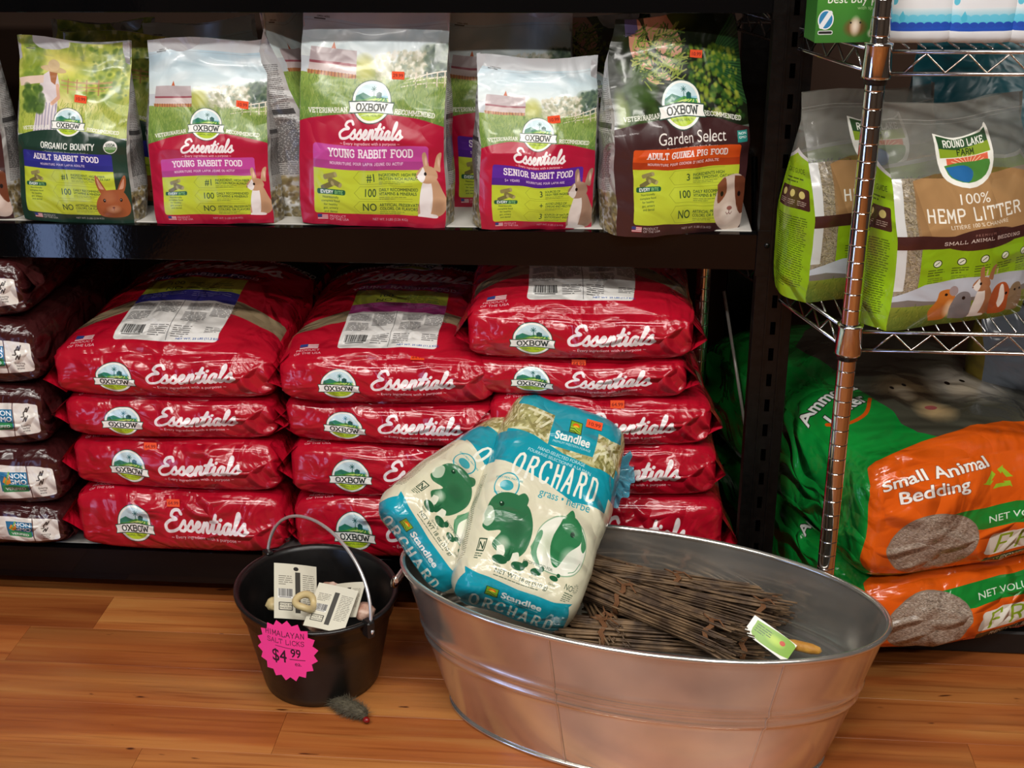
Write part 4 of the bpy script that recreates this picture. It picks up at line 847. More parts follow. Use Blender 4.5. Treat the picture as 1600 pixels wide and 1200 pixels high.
def post(x0, x1, y0, dirn, name):
    "angle post: a flange facing the aisle with keyhole slots and a flange running back"
    m = MB(); x0 = float(x0); w = x1 - x0
    m.box((x0 + w / 2, y0, .92), (w, .0025, 1.84), bev=.0006); m.box((x1 - .0012, y0 + dirn * .02, .92), (.0025, .04, 1.84)); m.box((x0 + .0012, y0 + dirn * .02, .92), (.0025, .04, 1.84))
    m.box((x0 + w * .33, y0 - dirn * .0025, .92), (.003, .003, 1.84)); m.box((x0 + w * .74, y0 - dirn * .0025, .92), (.003, .003, 1.84))
    p = m.build(name, M['blackin'], unit)
    z = .03
    while z < 1.3:
        s_ = link('slot', slot_me, p); s_.location = (x0 + w * .53, y0 - dirn * .0016, z); z += .051
    return p
post(PX0, PX1, .0, 1, 'front_post'); post(PX0, PX1, .6, -1, 'rear_post')
post(PX0 - 2.17, PX0 - 2.1, .0, 1, 'front_post'); post(PX0 - 2.17, PX0 - 2.1, .6, -1, 'rear_post')
MB().tube([(.285, .57, .82), (.285, .03, .12)], .007, 6).build('side_brace', M['black'], unit)
a_, b_ = at(1131, 455, Y=.35), at(1168, 690, Y=.2)
MB().tube([(a_.x, .35, a_.z), (b_.x, .2, b_.z)], .0035, 8).build('diagonal_brace', mat('brace_glint', '#c8c6c0', rough=.3, metal=.3), unit)  # pale colour stands in for the glint along the black brace

# ------------------------------------------------------------------ packs
def nz(p, s, seed): return noise.noise_vector(Vector(p) * s + Vector((seed * 7.3, seed * 3.1, seed * 1.7)))
def sticker(parent, loc, rot, t='10.99', w=.022):
    o = MB().box((0, 0, 0), (w, w * .6, .0008)).build('price_sticker', STK[t], parent)
    me = o.data; uv = me.uv_layers[0].data
    for l in me.loops: v = me.vertices[l.vertex_index].co; uv[l.index].uv = (v.x / w + .5, v.y / (w * .6) + .5)
    o.location = loc; o.rotation_euler = rot; return o
def pouch(name, label, loc, Wd, H, D, front, side, rz=0, lean=5, roll=0, seed=1, group=None, flare=0, stick=None, cat='bag', top=1.0, n=(26, 34), wob=1.0):
    root = empty(name, loc, label, cat, group)
    root.rotation_euler = (R(-lean), R(roll), R(rz)); root.rotation_mode = 'XYZ'
    rg = random.Random(seed); ph = rg.uniform(0, 6)
    def dep(t): return D * (min(1, .86 + t * 1.2) if t < .3 else 1.0 if t < .42 else max(.0, 1 - ((t - .42) / .46) ** 1.15)) + .003
    def wid(t): return Wd * (.965 + .02 * cos(3 * t + ph) + flare * t) * (1 if t > .04 else .985 + t * .4) * (1 if t < .8 else 1 + (top - 1) * (t - .8) / .2)
    def wob_(p, k=.0045):
        v = nz(p, 9, seed); w = nz(p, 26, seed + 5); return Vector(p) + (v * k + w * k * .35) * wob
    def fr(u, v):
        w = wid(v); x = (u - .5) * w; b = .016 * sin(pi * u) * sin(pi * min(1, v * 1.05)) ** .6
        crn = .004 * max(0, abs(2 * u - 1) - .85) / .15
        y = .5 * (D - dep(v)) - b + crn + (.006 * sin(u * 7 + ph) if v > .86 else 0) * (v - .86) * 7
        return wob_((x, y, v * H + (.004 * sin(u * 6 + ph) * v)), .0045)
    def bk(u, v):
        w = wid(v); y = .5 * (D + dep(v)) + .01 * sin(pi * u) * sin(pi * v) if v < .88 else .5 * (D + dep(v)) + (.006 * sin(u * 7 + ph)) * (v - .86) * 7
        return Vector(((.5 - u) * w * 0 + (u - .5) * -w, y, v * H + (.004 * sin((1 - u) * 6 + ph) * v)))
    def sd(sgn):
        def f(u, v):
            a = fr(1 if sgn > 0 else 0, v); b = bk(0 if sgn > 0 else 1, v)
            p = a.lerp(b, u); k = sin(pi * u); bulge = (.011 if v < .5 else .011 - .035 * (v - .5)) * k
            q = nz(p, 14, seed + 2) * .006 * k
            return p + Vector((sgn * bulge, 0, 0)) + q
        return f
    nu, nv = n
    MB().patch(fr, nu, nv).build('front_panel', front, root)
    MB().patch(bk, 8, nv // 2).build('back_panel', side, root)
    MB().patch(sd(1), 8, nv).build('side_gusset', side, root); MB().patch(lambda u, v: sd(-1)(1 - u, v), 8, nv).build('side_gusset', side, root)
    MB().patch(lambda u, v: fr(u, 0).lerp(bk(1 - u, 0), v), nu, 4, flip=True).build('base_fold', side, root)
    if stick:
        u, v, t = stick; p = fr(u, v); sticker(root, p + Vector((0, -.0022, 0)), (R(90 - 4), R(rg.uniform(-8, 8)), 0), t)
    return root
def SE(t): return sin(t * pi / 2)
def slab(mb, Wd, D, H, r, seed, bulge=(.03, .02), amp=.006, taper=.35, N=(22, 22, 8), mi=(0, 1, 2), base=0, crease=1.0, sag=0.0):
    "soft filled sack as a rounded box; material slots: front, top, others"
    def P(a, b, c):
        a, b, c = SE(a), SE(b), SE(c); h = Vector((Wd / 2, D / 2, H / 2)); q = Vector((a * h.x, b * h.y, c * h.z))
        inn = Vector([max(-(h[i] - r), min(h[i] - r, q[i])) for i in range(3)]); d = q - inn
        if d.length > 1e-6:
            m = max(abs(d.x), abs(d.y), abs(d.z)); q = inn + d.normalized() * (r * (m / r))
        tp = 1 - taper * abs(a) ** 5 * .8 - taper * max(0, b) ** 6 * .8 - taper * .3 * max(0, -b) ** 8
        z = q.z * tp
        if c > 0: z += bulge[0] * (1 - a * a) * (1 - b * b) ** .8 * c
        y = q.y - bulge[1] * (1 - a * a) * (1 - c * c) * max(0, -b) ** 2
        x = q.x
        p = Vector((x, y, z)); s = nz(p, 7, seed) * amp + nz(p, 19, seed + 3) * amp * .5
        rid = noise.noise(p * 13 + Vector((seed, 0, 0))); k = max(0, 1 - abs(rid) * 7) * amp * .7
        if c > -.9: p += s; p += Vector((0, -1 if b < -.9 else 0, 1 if c > .5 else 0)) * k
        p.z += H / 2 - sag * max(0, -b - .5) * (1 - c) * .5; p.y += D / 2; return p
    A, B, C = N
    t = lambda u: 2 * u - 1
    mb.patch(lambda u, v: P(t(u), -1, t(v)), A, C, mi[0], ease=True); mb.patch(lambda u, v: P(t(u), t(v), 1), A, B, mi[1], ease=True)
    mb.patch(lambda u, v: P(1, t(u), t(v)), B, C, mi[2]); mb.patch(lambda u, v: P(-1, -t(u), t(v)), B, C, mi[2])
    mb.patch(lambda u, v: P(-t(u), 1, t(v)), A, C, mi[2]); mb.patch(lambda u, v: P(t(u), -t(v), -1), A, B, mi[2])
    return P
def sack(name, label, loc, Wd, D, H, mats, seed, group, rz=0, stick=None, cat='bag', fold=True, pitch=0, bulge=(.03, .02), amp=.0065):
    root = empty(name, loc, label, cat, group); root.rotation_euler = (R(pitch), 0, R(rz))
    m = MB(); P = slab(m, Wd, D, H, min(.02, H * .3), seed, bulge=bulge, amp=amp, taper=.3); m.build('filled_body', mats, root)
    if fold:
        for sg in (-1, 1):
            e = random.Random(seed * 3 + sg)
            L, dr, z0 = e.uniform(.022, .036), e.uniform(-.012, .004), e.uniform(.42, .58) * H
            def f(u, v, sg=sg, L=L, dr=dr, z0=z0):
                y = .012 + v * .5 * D; k = (1 - v) ** .7; tip = 1 - abs(2 * u - 1); hh = .34 * H * (1 - .3 * v)
                p = Vector((sg * (Wd / 2 - .016 + (L * k + .01) * tip ** .8), y - .012 * tip * k, z0 + (2 * u - 1) * hh * (1 - .25 * tip) + dr * tip))
                return p + nz(p, 22, seed) * .006 * tip
            MB().patch(f, 8, 10, flip=sg < 0).build('end_fold', mats[2], root)
    if stick:
        a, c, t = stick; p = P(a, -1, c) if c < .9 else P(a, -.93, 1)
        sticker(root, p + (Vector((0, -.003, .001)) if c < .9 else Vector((0, 0, .003))), (R(78), 0, 0) if c < .9 else (R(12), 0, 0), t, .026)
    return root

# top shelf pouches ------------------------------------------------
Z2 = .8165
fp = {k: film('print_' + k, pouch_print(k), (9, .28), .3, .2) for k in ('org', 'young', 'big', 'senior', 'garden')}
G1 = 'small animal food pouches on the upper shelf'
pouch('food_pouch', 'green organic adult rabbit food pouch with a woman in a straw hat, at the front', (-1.0, .012, Z2), .214, .325, .085, fp['org'], M['gus'], rz=1, lean=5, roll=2.2, seed=1, group=G1, stick=(.6, .70, '10.99'))
pouch('food_pouch', 'smaller red young rabbit food pouch with a pink band, next to the green pouch', (-.742, .012, Z2), .222, .326, .09, fp['young'], M['gus'], rz=2, lean=5, roll=-.3, seed=2, group=G1, stick=(.8, .66, '10.99'))
pouch('food_pouch', 'tallest red young rabbit food pouch with a pink band, middle of the upper shelf', (-.447, .012, Z2), .272, .385, .1, fp['big'], M['gus'], rz=0, lean=4.5, roll=1.5, seed=3, group=G1, stick=(.68, .7, '29.99'))
pouch('food_pouch', 'red senior rabbit food pouch with a purple band and crooked top', (-.15, .012, Z2), .208, .297, .095, fp['senior'], M['gus'], rz=9, lean=4, roll=1.8, seed=4, group=G1, flare=.07, stick=(.62, .66, '10.99'), wob=1.5)
pouch('food_pouch', 'brown adult guinea pig food pouch with an orange band', (.107, .0, Z2), .245, .37, .12, fp['garden'], M['gus'], rz=17, lean=6, roll=1.0, seed=5, group=G1, stick=(.62, .82, '10.99'), wob=1.8, top=.86)
# second row, partly hidden
G2 = 'pouches in the row behind'
pouch('food_pouch', 'green organic pouch standing behind the front green one', (-.968, .135, Z2), .214, .32, .08, fp['org'], M['gus'], rz=-2, lean=4, roll=2.5, seed=6, group=G2, n=(14, 18))
pouch('food_pouch', 'pouch cut off by the left edge of the picture', (-1.222, .02, Z2), .2, .34, .09, fp['garden'], M['gus'], rz=2, lean=4, roll=-2, seed=7, group=G2, n=(14, 18))
pouch('food_pouch', 'red pouch in the shadow behind the smaller young rabbit pouch', (-.79, .21, Z2), .26, .33, .09, fp['big'], M['gus'], rz=-14, lean=-2, roll=-6, seed=8, group=G2, n=(14, 18))
pouch('food_pouch', 'red pouch turned sideways behind the tallest pouch, showing its silver side', (-.535, .16, Z2), .2, .385, .13, fp['big'], M['gus'], rz=78, lean=3, seed=9, group=G2, n=(14, 18), wob=2)
pouch('food_pouch', 'red pouch with a pale blue top behind the senior rabbit pouch', (-.215, .15, Z2), .24, .36, .09, fp['senior'], M['gus'], rz=0, lean=3, seed=10, group=G2, n=(14, 18))
pouch('food_pouch', 'dark green pouch at the back beside the guinea pig pouch', (-.06, .3, Z2), .22, .33, .09, fp['garden'], M['gus'], rz=0, lean=2, seed=12, group=G2, n=(14, 18))
pouch('food_pouch', 'green pouch at the back behind the woman in the hat', (-1.06, .36, Z2), .22, .31, .09, fp['org'], M['foil'], rz=6, lean=2, seed=13, group=G2, n=(14, 18))

# big sacks --------------------------------------------------------
SS = film('print_sack_side', sack_side(), (11, .75), .19, .4)
ST = {k: film('print_sack_top_' + k, sack_top(k), (10, .6), .2, .35) for k in ('adult', 'young', 'plain')}
def column(zs, xs, D, kind, labels, group, sticks, seed, wd, rzs):
    for i in range(len(zs) - 1):
        h = zs[i + 1] - zs[i]; last = i == len(zs) - 2
        sack('food_sack', labels[i], (xs[i], rzs[i][1], zs[i] - .002), wd[i], D, h * 1.04 + .004, (SS, ST[kind], M['red']), seed + i, group, rz=rzs[i][0], stick=sticks.get(i), bulge=({'adult': .05, 'young': .032}.get(kind, .045) if last else .004, .018))
lv = [.125, .262, .375, .468, .568]
column(lv, [-.872, -.872, -.87, -.868], .6, 'adult', ['red sack at the bottom of the left red stack', 'red sack second from the bottom of the left red stack, orange price label', 'thin red sack just below the top of the left red stack', 'top red sack of the left red stack with a blue and white panel'],
       'red sacks in the left stack', {0: (.0, .55, '64.99'), 1: (-.12, .6, '64.99')}, 21, [.43, .425, .42, .435], [(0, -.006), (-1.5, .004), (1, .006), (.5, -.004)])
column(lv, [-.42, -.425, -.43, -.435], .6, 'young', ['red sack at the bottom of the middle red stack, behind the bucket', 'red sack second from the bottom of the middle red stack', 'thin red sack just below the top of the middle red stack', 'top red sack of the middle red stack with a pink and white panel'],
       'red sacks in the middle stack', {0: (.2, .4, '64.99'), 1: (.3, .75, '64.99'), 3: (.2, .93, '64.99')}, 31, [.43, .42, .42, .405], [(0, -.004), (1.5, .0), (-2.5, .004), (1.5, -.006)])
column([.125, .285, .392, .49, .568, .668], [.0, -.015, -.03, -.07, -.07], .6, 'plain', ['red sack at the bottom of the right red stack, behind the tub rim', 'red sack second from the bottom of the right red stack', 'red sack in the middle of the right red stack', 'red sack second from the top of the right red stack', 'topmost red sack under the upper shelf with a plain white panel'],
       'red sacks in the right stack', {0: (-.15, .6, '64.99'), 1: (.02, .8, '64.99'), 2: (.1, .75, '64.99'), 3: (.0, .8, '64.99')}, 41, [.43, .42, .42, .40, .42], [(2, -.01), (2, -.006), (3, -.008), (0, .0), (1.5, -.006)])
BS = film('print_brown_side', brown_side(), (11, .7), .2, .35)
bl = [.125, .222, .352, .488, .625, .745]
for i in range(5):
    sack('brown_sack', 'brown sack with a white label, ' + ['at the bottom of the stack on the far left', 'second from the bottom of the far left stack', 'in the middle of the far left stack', 'second from the top of the far left stack', 'topmost of the far left stack'][i],
         (-1.325 + .008 * (i % 2), -.004, bl[i] - .002), .42, .5, bl[i + 1] - bl[i] + .006, (BS, M['brown'], M['brown']), 60 + i, 'brown sacks on the left', fold=i % 2 == 0, bulge=(.004, .014), rz=(-1) ** i * .8)
# wrapped pack of bottles in the dark at the back
wp = empty('wrapped_pack', (-.42, .5, .62), 'blue-grey shrink-wrapped pack of bottles in the dark behind the middle red stack', 'package')
bm_ = mat('frosted_bottle', '#6f7f96', rough=.25, spec=.6)
for i in range(6): MB().lathe([(0, .11), (.012, .11), (.013, .098), (.028, .08), (.03, .06), (.03, 0), (0, 0)], 14, c=(-.16 + i * .064, 0, 0)).build('bottle', bm_, wp)
MB().box((0, .04, .03), (.42, .1, .06), bev=.015).build('wrap', mat('grey_wrap', '#39414e', rough=.2, wr=(14, .5)), wp)

# ------------------------------------------------------------------ tub
tub = empty('oval_tub', (.04, -.32, 0), 'oval galvanized steel tub full of twig bundles on the floor', 'tub', rz=R(-12.5))
mg = bpy.data.materials.new('galvanized_steel'); mg.use_nodes = True; N_, L_ = nt(mg); b = N_['Principled BSDF']; b.inputs['Metallic'].default_value = .88
tc = N_.new('ShaderNodeTexCoord'); v_ = N_.new('ShaderNodeTexVoronoi'); v_.inputs['Scale'].default_value = 26; n_ = N_.new('ShaderNodeTexNoise'); n_.inputs['Scale'].default_value = 6; n_.inputs['Detail'].default_value = 5
L_.new(tc.outputs['Object'], v_.inputs['Vector']); L_.new(tc.outputs['Object'], n_.inputs['Vector'])
cr = N_.new('ShaderNodeValToRGB'); cr.color_ramp.elements[0].position = .3; cr.color_ramp.elements[0].color = (*lin('#c4c2bc'), 1); cr.color_ramp.elements[1].position = .7; cr.color_ramp.elements[1].color = (*lin('#efede6'), 1)
L_.new(n_.outputs[0], cr.inputs[0]); L_.new(cr.outputs[0], b.inputs['Base Color'])
mr = N_.new('ShaderNodeMapRange'); mr.inputs['To Min'].default_value = .1; mr.inputs['To Max'].default_value = .26; L_.new(n_.outputs[0], mr.inputs[0]); L_.new(mr.outputs[0], b.inputs['Roughness'])
bp = N_.new('ShaderNodeBump'); bp.inputs['Strength'].default_value = .12; bp.inputs['Distance'].default_value = .004; n3 = N_.new('ShaderNodeTexNoise'); n3.inputs['Scale'].default_value = 11
L_.new(tc.outputs['Object'], n3.inputs['Vector']); L_.new(n3.outputs[0], bp.inputs['Height']); L_.new(bp.outputs[0], b.inputs['Normal'])
TA, TB, TZ = .418, .19, .285
def tubp(an, z, off=0, A=TA, B=TB):
    k = .80 + .20 * (z / TZ) ** .9
    rib = 0
    for zc in (.148, .172): rib += .0045 * math.exp(-((z - zc) / .0055) ** 2)
    return Vector(((A * k + rib + off) * cos(an), (B * (k - .03 * (1 - z / TZ)) + rib + off) * sin(an), z))
NA = 96; zs = [.004, .012, .03, .06, .1, .13, .137, .141, .145, .148, .151, .155, .159, .163, .167, .17, .173, .177, .182, .195, .22, .25, .275, .285]
m = MB(); vs = []; fs = []
for off in (0, -.0025):
    for z in zs:
        for k in range(NA): vs.append(tubp(2 * pi * k / NA, z, off))
n = len(zs)
for s_ in range(2):
    for i in range(n - 1):
        for k in range(NA):
            q = [s_ * n * NA + i * NA + k, s_ * n * NA + i * NA + (k + 1) % NA, s_ * n * NA + (i + 1) * NA + (k + 1) % NA, s_ * n * NA + (i + 1) * NA + k]; fs.append(q if s_ == 0 else q[::-1])
m.add(vs, fs); m.build('tub_wall', mg, tub)
m = MB(); m.add([tubp(2 * pi * k / NA, .012, -.001) for k in range(NA)] + [(0, 0, .012)], [(k, (k + 1) % NA, NA) for k in range(NA)]); m.build('tub_bottom', mg, tub)
MB().tube([tubp(2 * pi * k / NA, .286, .001) for k in range(NA)], .0052, 10, closed=True).build('rolled_rim', mg, tub)
MB().tube([tubp(2 * pi * k / NA, .004, .001) for k in range(NA)], .004, 8, closed=True).build('base_ring', mg, tub)
for an in (-104, -50, 75, 160): MB().tube([tubp(R(an), z, .0008) for z in zs], .0016, 6).build('wall_seam', mg, tub)
for sg in (-1,):
    c0 = tubp(pi if sg < 0 else 0, .255, .004); pts = []
    for k in range(25):
        t = pi * k / 24; pts.append(c0 + Vector((sg * (.012 + .012 * sin(t)), .045 * cos(t), -.038 * sin(t))))
    h_ = MB().tube([c0 + Vector((0, .045, .002))] + pts + [c0 + Vector((0, -.045, .002))], .004, 8).build('ring_handle', M['wire'], tub)
    MB().box(tuple(c0 + Vector((sg * .003, 0, .004))), (.008, .12, .014), bev=.003).build('handle_bracket', mg, h_)

# twig bundles -----------------------------------------------------
bark = mat('twig_bark', '#43301f', rough=.6, noise_col=('#85694a', 30, .8), bump=(150, .3)); M['raffia'] = mat('raffia_tie', '#6b4526', rough=.8, bump=(200, .4)); cutend = mat('cut_wood', '#a5814f', rough=.8)
def bundle(a, b, rad, n, seed, label, ties=(.2, .8), sp=.01):
    a, b = Vector(a), Vector(b); root = empty('twig_bundle', a, label, 'twigs', 'tied twig bundles in the tub')
    rg = random.Random(seed); ax = (b - a); L = ax.length; ax.normalize(); u = ax.cross(Vector((0, 0, 1))).normalized(); w = ax.cross(u)
    m = MB()
    for i in range(n):
        r, t = rad * math.sqrt(rg.random()), rg.uniform(0, 2 * pi); r2, t2 = rad * math.sqrt(rg.random()) * 1.25, t + rg.uniform(-.6, .6); c = rg.uniform(.0013, .0031); s0, s1 = rg.uniform(-.02, .02), L + rg.uniform(-.025, .02); pts = []
        bw, bt = rg.uniform(-.006, .006), rg.uniform(-sp, sp)
        for k in range(7):
            q = k / 6; rr = r + (r2 - r) * q + rad * .25 * (2 * q - 1) ** 2; tt = t + (t2 - t) * q
            pts.append(ax * (s0 + (s1 - s0) * q) + u * (rr * cos(tt) + bw * 1.6 * sin(pi * q * 1.3)) + w * (rr * .7 * sin(tt)) + Vector((0, 0, bt * sin(pi * q) * .4)))
        m.tube(pts, [c * (1.15 - .5 * k / 6) for k in range(7)], 5)
    tag(m.build('twigs', bark, root, weld=False), kind='stuff')
    for q in ties:
        pts = [ax * (q * L + .004 * sin(3 * g)) + u * (rad * 1.12 * cos(2 * pi * g / 16)) + w * (rad * .86 * sin(2 * pi * g / 16)) for g in range(16)]
        m = MB()
        for d in (-.003, 0, .003): m.tube([p + ax * d for p in pts], .0021, 5, closed=True)
        top = pts[12]
        m.tube([top, top + ax * .015 + Vector((0, 0, .006)), top + ax * .03 + u * .008], .0015, 5); m.tube([top, top - ax * .012 + Vector((0, 0, .005)), top - ax * .02 - u * .01], .0015, 5)
        m.build('raffia_tie', M['raffia'], root)
    return root
zt = .21
bundle(at(880, 880, Z=zt), at(1218, 968, Z=zt + .005), .032, 95, 1, 'twig bundle lying along the back of the tub, raffia tie near its right end', (.35, .93))
bundle(at(900, 905, Z=zt + .03), at(1150, 1005, Z=zt + .02), .03, 90, 2, 'twig bundle on top of the others, slanting towards the front rim', (.32, .86))
bundle(at(880, 985, Z=zt - .01), at(1190, 1010, Z=zt - .02), .03, 80, 3, 'twig bundle under the slanting one, along the front rim', (.2, .9))
bundle(at(890, 885, Z=zt + .03), at(1225, 940, Z=zt - .01), .024, 60, 6, 'twig bundle against the back wall of the tub, behind the others', (.5, .95), sp=.02)
bundle(at(925, 925, Z=zt), at(960, 1005, Z=zt - .01), .02, 40, 4, 'short twig bundle end standing by the blue hay bag', (.6,))
bundle(at(930, 940, Z=zt - .04), at(1210, 985, Z=zt - .05), .035, 70, 5, 'twig bundle lowest in the tub, under the rest', (.5,))
def card(name, label, cat, c, sz, mt, rot, extra=None, group=None, bend=.2):
    m = MB(); w, h = sz
    m.patch(lambda u, v: ((u - .5) * w, -bend * w * (1 - (2 * u - 1) ** 2) * .15, (v - .5) * h), 6, 6)
    m.patch(lambda u, v: ((u - .5) * w, .0009 - bend * w * (1 - (2 * u - 1) ** 2) * .15, (v - .5) * h), 6, 6, flip=True)
    o = m.build(name, mt); o.location = c; o.rotation_euler = rot; tag(o, label, cat, group); return o
def label_print():
    c = Cv(220, .45, '#efefe8'); c.poly([(.1, .05), (.95, .02), (1, .35), (.2, .4)], '#7fae2c', smooth=4); c.soft(.6, .2, .25, .12, '#b9d84a'); c.ell(.75, .16, .06, .05, '#c8401c'); c.lines(.15, .1, .5, 4, .05, .02, '#2c4a1c'); return c
card('product_tag', 'white and green paper tag lying on the twigs near the front rim', 'tag', at(1203, 998, Z=.215), (.085, .036), mat('tag_print', img=label_print().image('tag'), rough=.35), (R(-50), R(25), R(-25)))
card('product_tag', 'small green paper tag tucked under the twigs beside the blue hay bag', 'tag', at(948, 995, Z=.19), (.05, .03), mat('tag_print', img=label_print().image('tag'), rough=.35), (R(-55), R(-5), R(-10)))
o = MB().lathe([(0, 0), (.006, .004), (.009, .02), (.009, .05), (.006, .064), (0, .068)], 12).build('chew_stick', mat('golden_chew', '#b07a2a', rough=.6, bump=(90, .6), noise_col=('#d8a848', 50, .6))); o.location = at(1222, 1003, Z=.2); o.rotation_euler = (R(90), 0, R(70)); tag(o, 'golden brown chew stick poking from under the green tag', 'chew')

# ------------------------------------------------------------------ hay bags
OF = film('print_orchard_front', orchard_front(), (9, .45), .2, .3); OE = film('print_orchard_end', orchard_end(), (12, .6), .17, .4); OS_ = film('print_orchard_side', orchard_side(), (9, .3), .17, .5)
TEAL = mat('teal_film', TL, rough=.17, coat=.5, wr=(16, .5))
CLR = mat('clear_film', '#cfe4ea', rough=.12, coat=.5, wr=(18, .5), alpha=.45)
def hay_bag(label, px, Y, th, back, Wd, H, T, seed, stick, frill=True):
    o_ = at(*px, Y=Y); x_ = _rt2 * cos(th) - _up2 * sin(th); u_ = _rt2 * sin(th) + _up2 * cos(th); vd = (o_ - CAM).normalized()
    u_ = (u_ - vd * u_.dot(vd)).normalized(); z_ = (u_ * cos(back) + vd * sin(back)).normalized(); x_ = (x_ - z_ * x_.dot(z_)).normalized(); y_ = z_.cross(x_)
    root = empty('hay_bag', (0, 0, 0), label, 'bag', 'blue and cream hay bags in the tub')
    root.matrix_world = Matrix.Translation(o_) @ Matrix((x_, y_, z_)).transposed().to_4x4()
    rr = .046
    def P(a, b, c):  # a width, b depth (-1 front), c height
        A, B, C = SE(a), SE(b), SE(c); h = Vector((Wd / 2, T / 2, H / 2)); q = Vector((A * h.x, B * h.y, C * h.z)); inn = Vector([max(-(h[i] - rr), min(h[i] - rr, q[i])) for i in range(3)]); d = q - inn
        if d.length > 1e-6: mx = max(abs(v) for v in d); q = inn + d.normalized() * mx
        if C > 0: q.x *= 1 - .1 * C ** 4; q.y = q.y * (1 - .25 * C ** 4)
        q.y -= .012 * (1 - A * A) * (1 - C * C) * (-B); q.x += .006 * (1 - C * C) * A
        q += nz(q, 9, seed) * .006 + nz(q, 24, seed) * .0025; q.z += H / 2 - .004; q.y += T / 2 - .01
        return q
    t = lambda u: 2 * u - 1
    m = MB(); m.patch(lambda u, v: P(t(u), -1, t(v)), 22, 28, 0, ease=True); m.patch(lambda u, v: P(t(u), -t(v), -1), 22, 10, 1, ease=True)
    m.patch(lambda u, v: P(1, t(u), t(v)), 10, 28, 2, ease=True); m.patch(lambda u, v: P(-1, -t(u), t(v)), 10, 28, 2, ease=True); m.patch(lambda u, v: P(-t(u), 1, t(v)), 12, 14, 2); m.patch(lambda u, v: P(t(u), t(v), 1), 22, 10, 3)
    m.build('filled_body', [OF, OE, OS_, TEAL], root)
    if frill:
        def f(u, v):
            an = R(-80 + 190 * u); r = .012 + .06 * v; k = .012 * sin(u * 46) * v
            return Vector((Wd * .40 + r * cos(an) * .8 + k * .4, T * .55 + k, H * .78 + r * sin(an) * 1.2 + k * .3)) 
        MB().patch(f, 60, 8).build('gathered_film', mat('pale_teal_film', '#4aa3bd', rough=.18, coat=.5, wr=(30, .5), alpha=.8), root)
        def g(u, v):
            k = .006 * sin(u * 30) * v; return Vector((-.02 + .075 * u + .01 * v, T * .35 + k + .02 * v, H - .012 + .035 * v * sin(pi * u) ** .6 + k))
        MB().patch(g, 30, 6).build('clear_film_edge', CLR, root)
    a, c = stick; p = P(a, -1, c); sticker(root, p + Vector((0, -.003, 0)), (R(90), R(-4), 0), '10.99', .03)
    return root
hay_bag('blue and cream hay bag propped in front in the tub, clear hay window showing', (806, 930), -.385, R(17.5), R(29), .228, .445, .125, 3, (.25, .52))
hay_bag('blue and cream hay bag tilted over behind and left of the other one', (664, 845), -.30, R(54), R(33), .22, .36, .11, 5, (.4, -.3), frill=False)

# ------------------------------------------------------------------ bucket
bx, by = -.545, -.212
bucket = empty('bucket', (bx, by, 0), 'small black plastic bucket with a wire bail handle in front of the shelves', 'bucket')
def bk_(an, z, r):
    k = (z / .19); e = 1 + .055 * k * cos(2 * (an + R(43)))
    return Vector((r * e * cos(an), r * e * sin(an), z))
prof = [(.0, .004), (.098, .004), (.104, .0), (.108, .003), (.112, .02), (.128, .10), (.139, .155), (.1435, .157), (.144, .172), (.147, .174), (.15, .187), (.1535, .188), (.1535, .193), (.149, .195), (.144, .192), (.141, .186), (.125, .09), (.107, .012), (0, .012)]
m = MB(); NB = 64; vs = [bk_(2 * pi * k / NB, z, r) for r, z in prof for k in range(NB)]
m.add(vs, [(i * NB + k, i * NB + (k + 1) % NB, (i + 1) * NB + (k + 1) % NB, (i + 1) * NB + k) for i in range(len(prof) - 1) for k in range(NB)])
m.build('bucket_body', M['plastic'], bucket)
e1, e2 = bk_(R(137), .182, .155), bk_(R(-43), .182, .155)
for e in (e1, e2):
    o = MB().box((0, 0, 0), (.022, .016, .034), bev=.003).build('handle_lug', M['plastic'], bucket); o.location = e; o.rotation_euler.z = R(-43)
ctr = (e1 + e2) / 2; half = (e2 - e1) / 2; pts = [e1 + Vector((0, 0, -.012)) - half.normalized() * .006, e1 - half.normalized() * .012]
for k in range(0, 33):
    t = pi * k / 32; lean = Vector((.012, .03, .0)); pts.append(ctr - half * cos(t) * 1.03 + (Vector((0, 0, .125)) + lean) * sin(t) ** .85)
pts += [e2 + half.normalized() * .012, e2 + Vector((0, 0, -.012)) + half.normalized() * .006]
MB().tube(pts, .0031, 8).build('bail_handle', mat('bright_wire', '#e2e2e0', rough=.38, metal=.75), bucket)
# price burst
sgn = empty('price_sign', (0, 0, 0), 'bright pink starburst sign priced $4.99 stuck on the black bucket', 'sign')
mb = MB(); ns = 18; S_ = .056; v0 = []; 
def sp_(r, a, dz=0):
    x, z = r * cos(a), r * sin(a); return Vector((x, .8 * x * x / .3 - dz, z * 1.18))
ring = [(S_ * (1 if k % 2 == 0 else .86), 2 * pi * k / (2 * ns)) for k in range(2 * ns)]
for dz in (0, -.0008):
    vs = [sp_(0, 0, -dz)] + [sp_(r * .5, a, -dz) for r, a in ring] + [sp_(r, a, -dz) for r, a in ring]; n2 = len(ring)
    fs = [(0, 1 + k, 1 + (k + 1) % n2) for k in range(n2)] + [(1 + k, 1 + n2 + k, 1 + n2 + (k + 1) % n2, 1 + (k + 1) % n2) for k in range(n2)]
    if dz: fs = [f[::-1] for f in fs]
    mb.add(vs, fs, [[(vs[i].x / (2 * S_) + .5, vs[i].z / (2.36 * S_) + .5) for i in f] for f in fs])
bo = mb.build('pink_card', mat('pink_card', img=burst_print().image('burst'), rough=.55), sgn)
pc_ = at(450, 1013, Y=by - .15); an = math.atan2(pc_.y - by, pc_.x - bx)
sgn.location = (bx + .159 * cos(an), by + .159 * sin(an), pc_.z); sgn.rotation_euler = (R(3), R(-2), an + pi / 2)
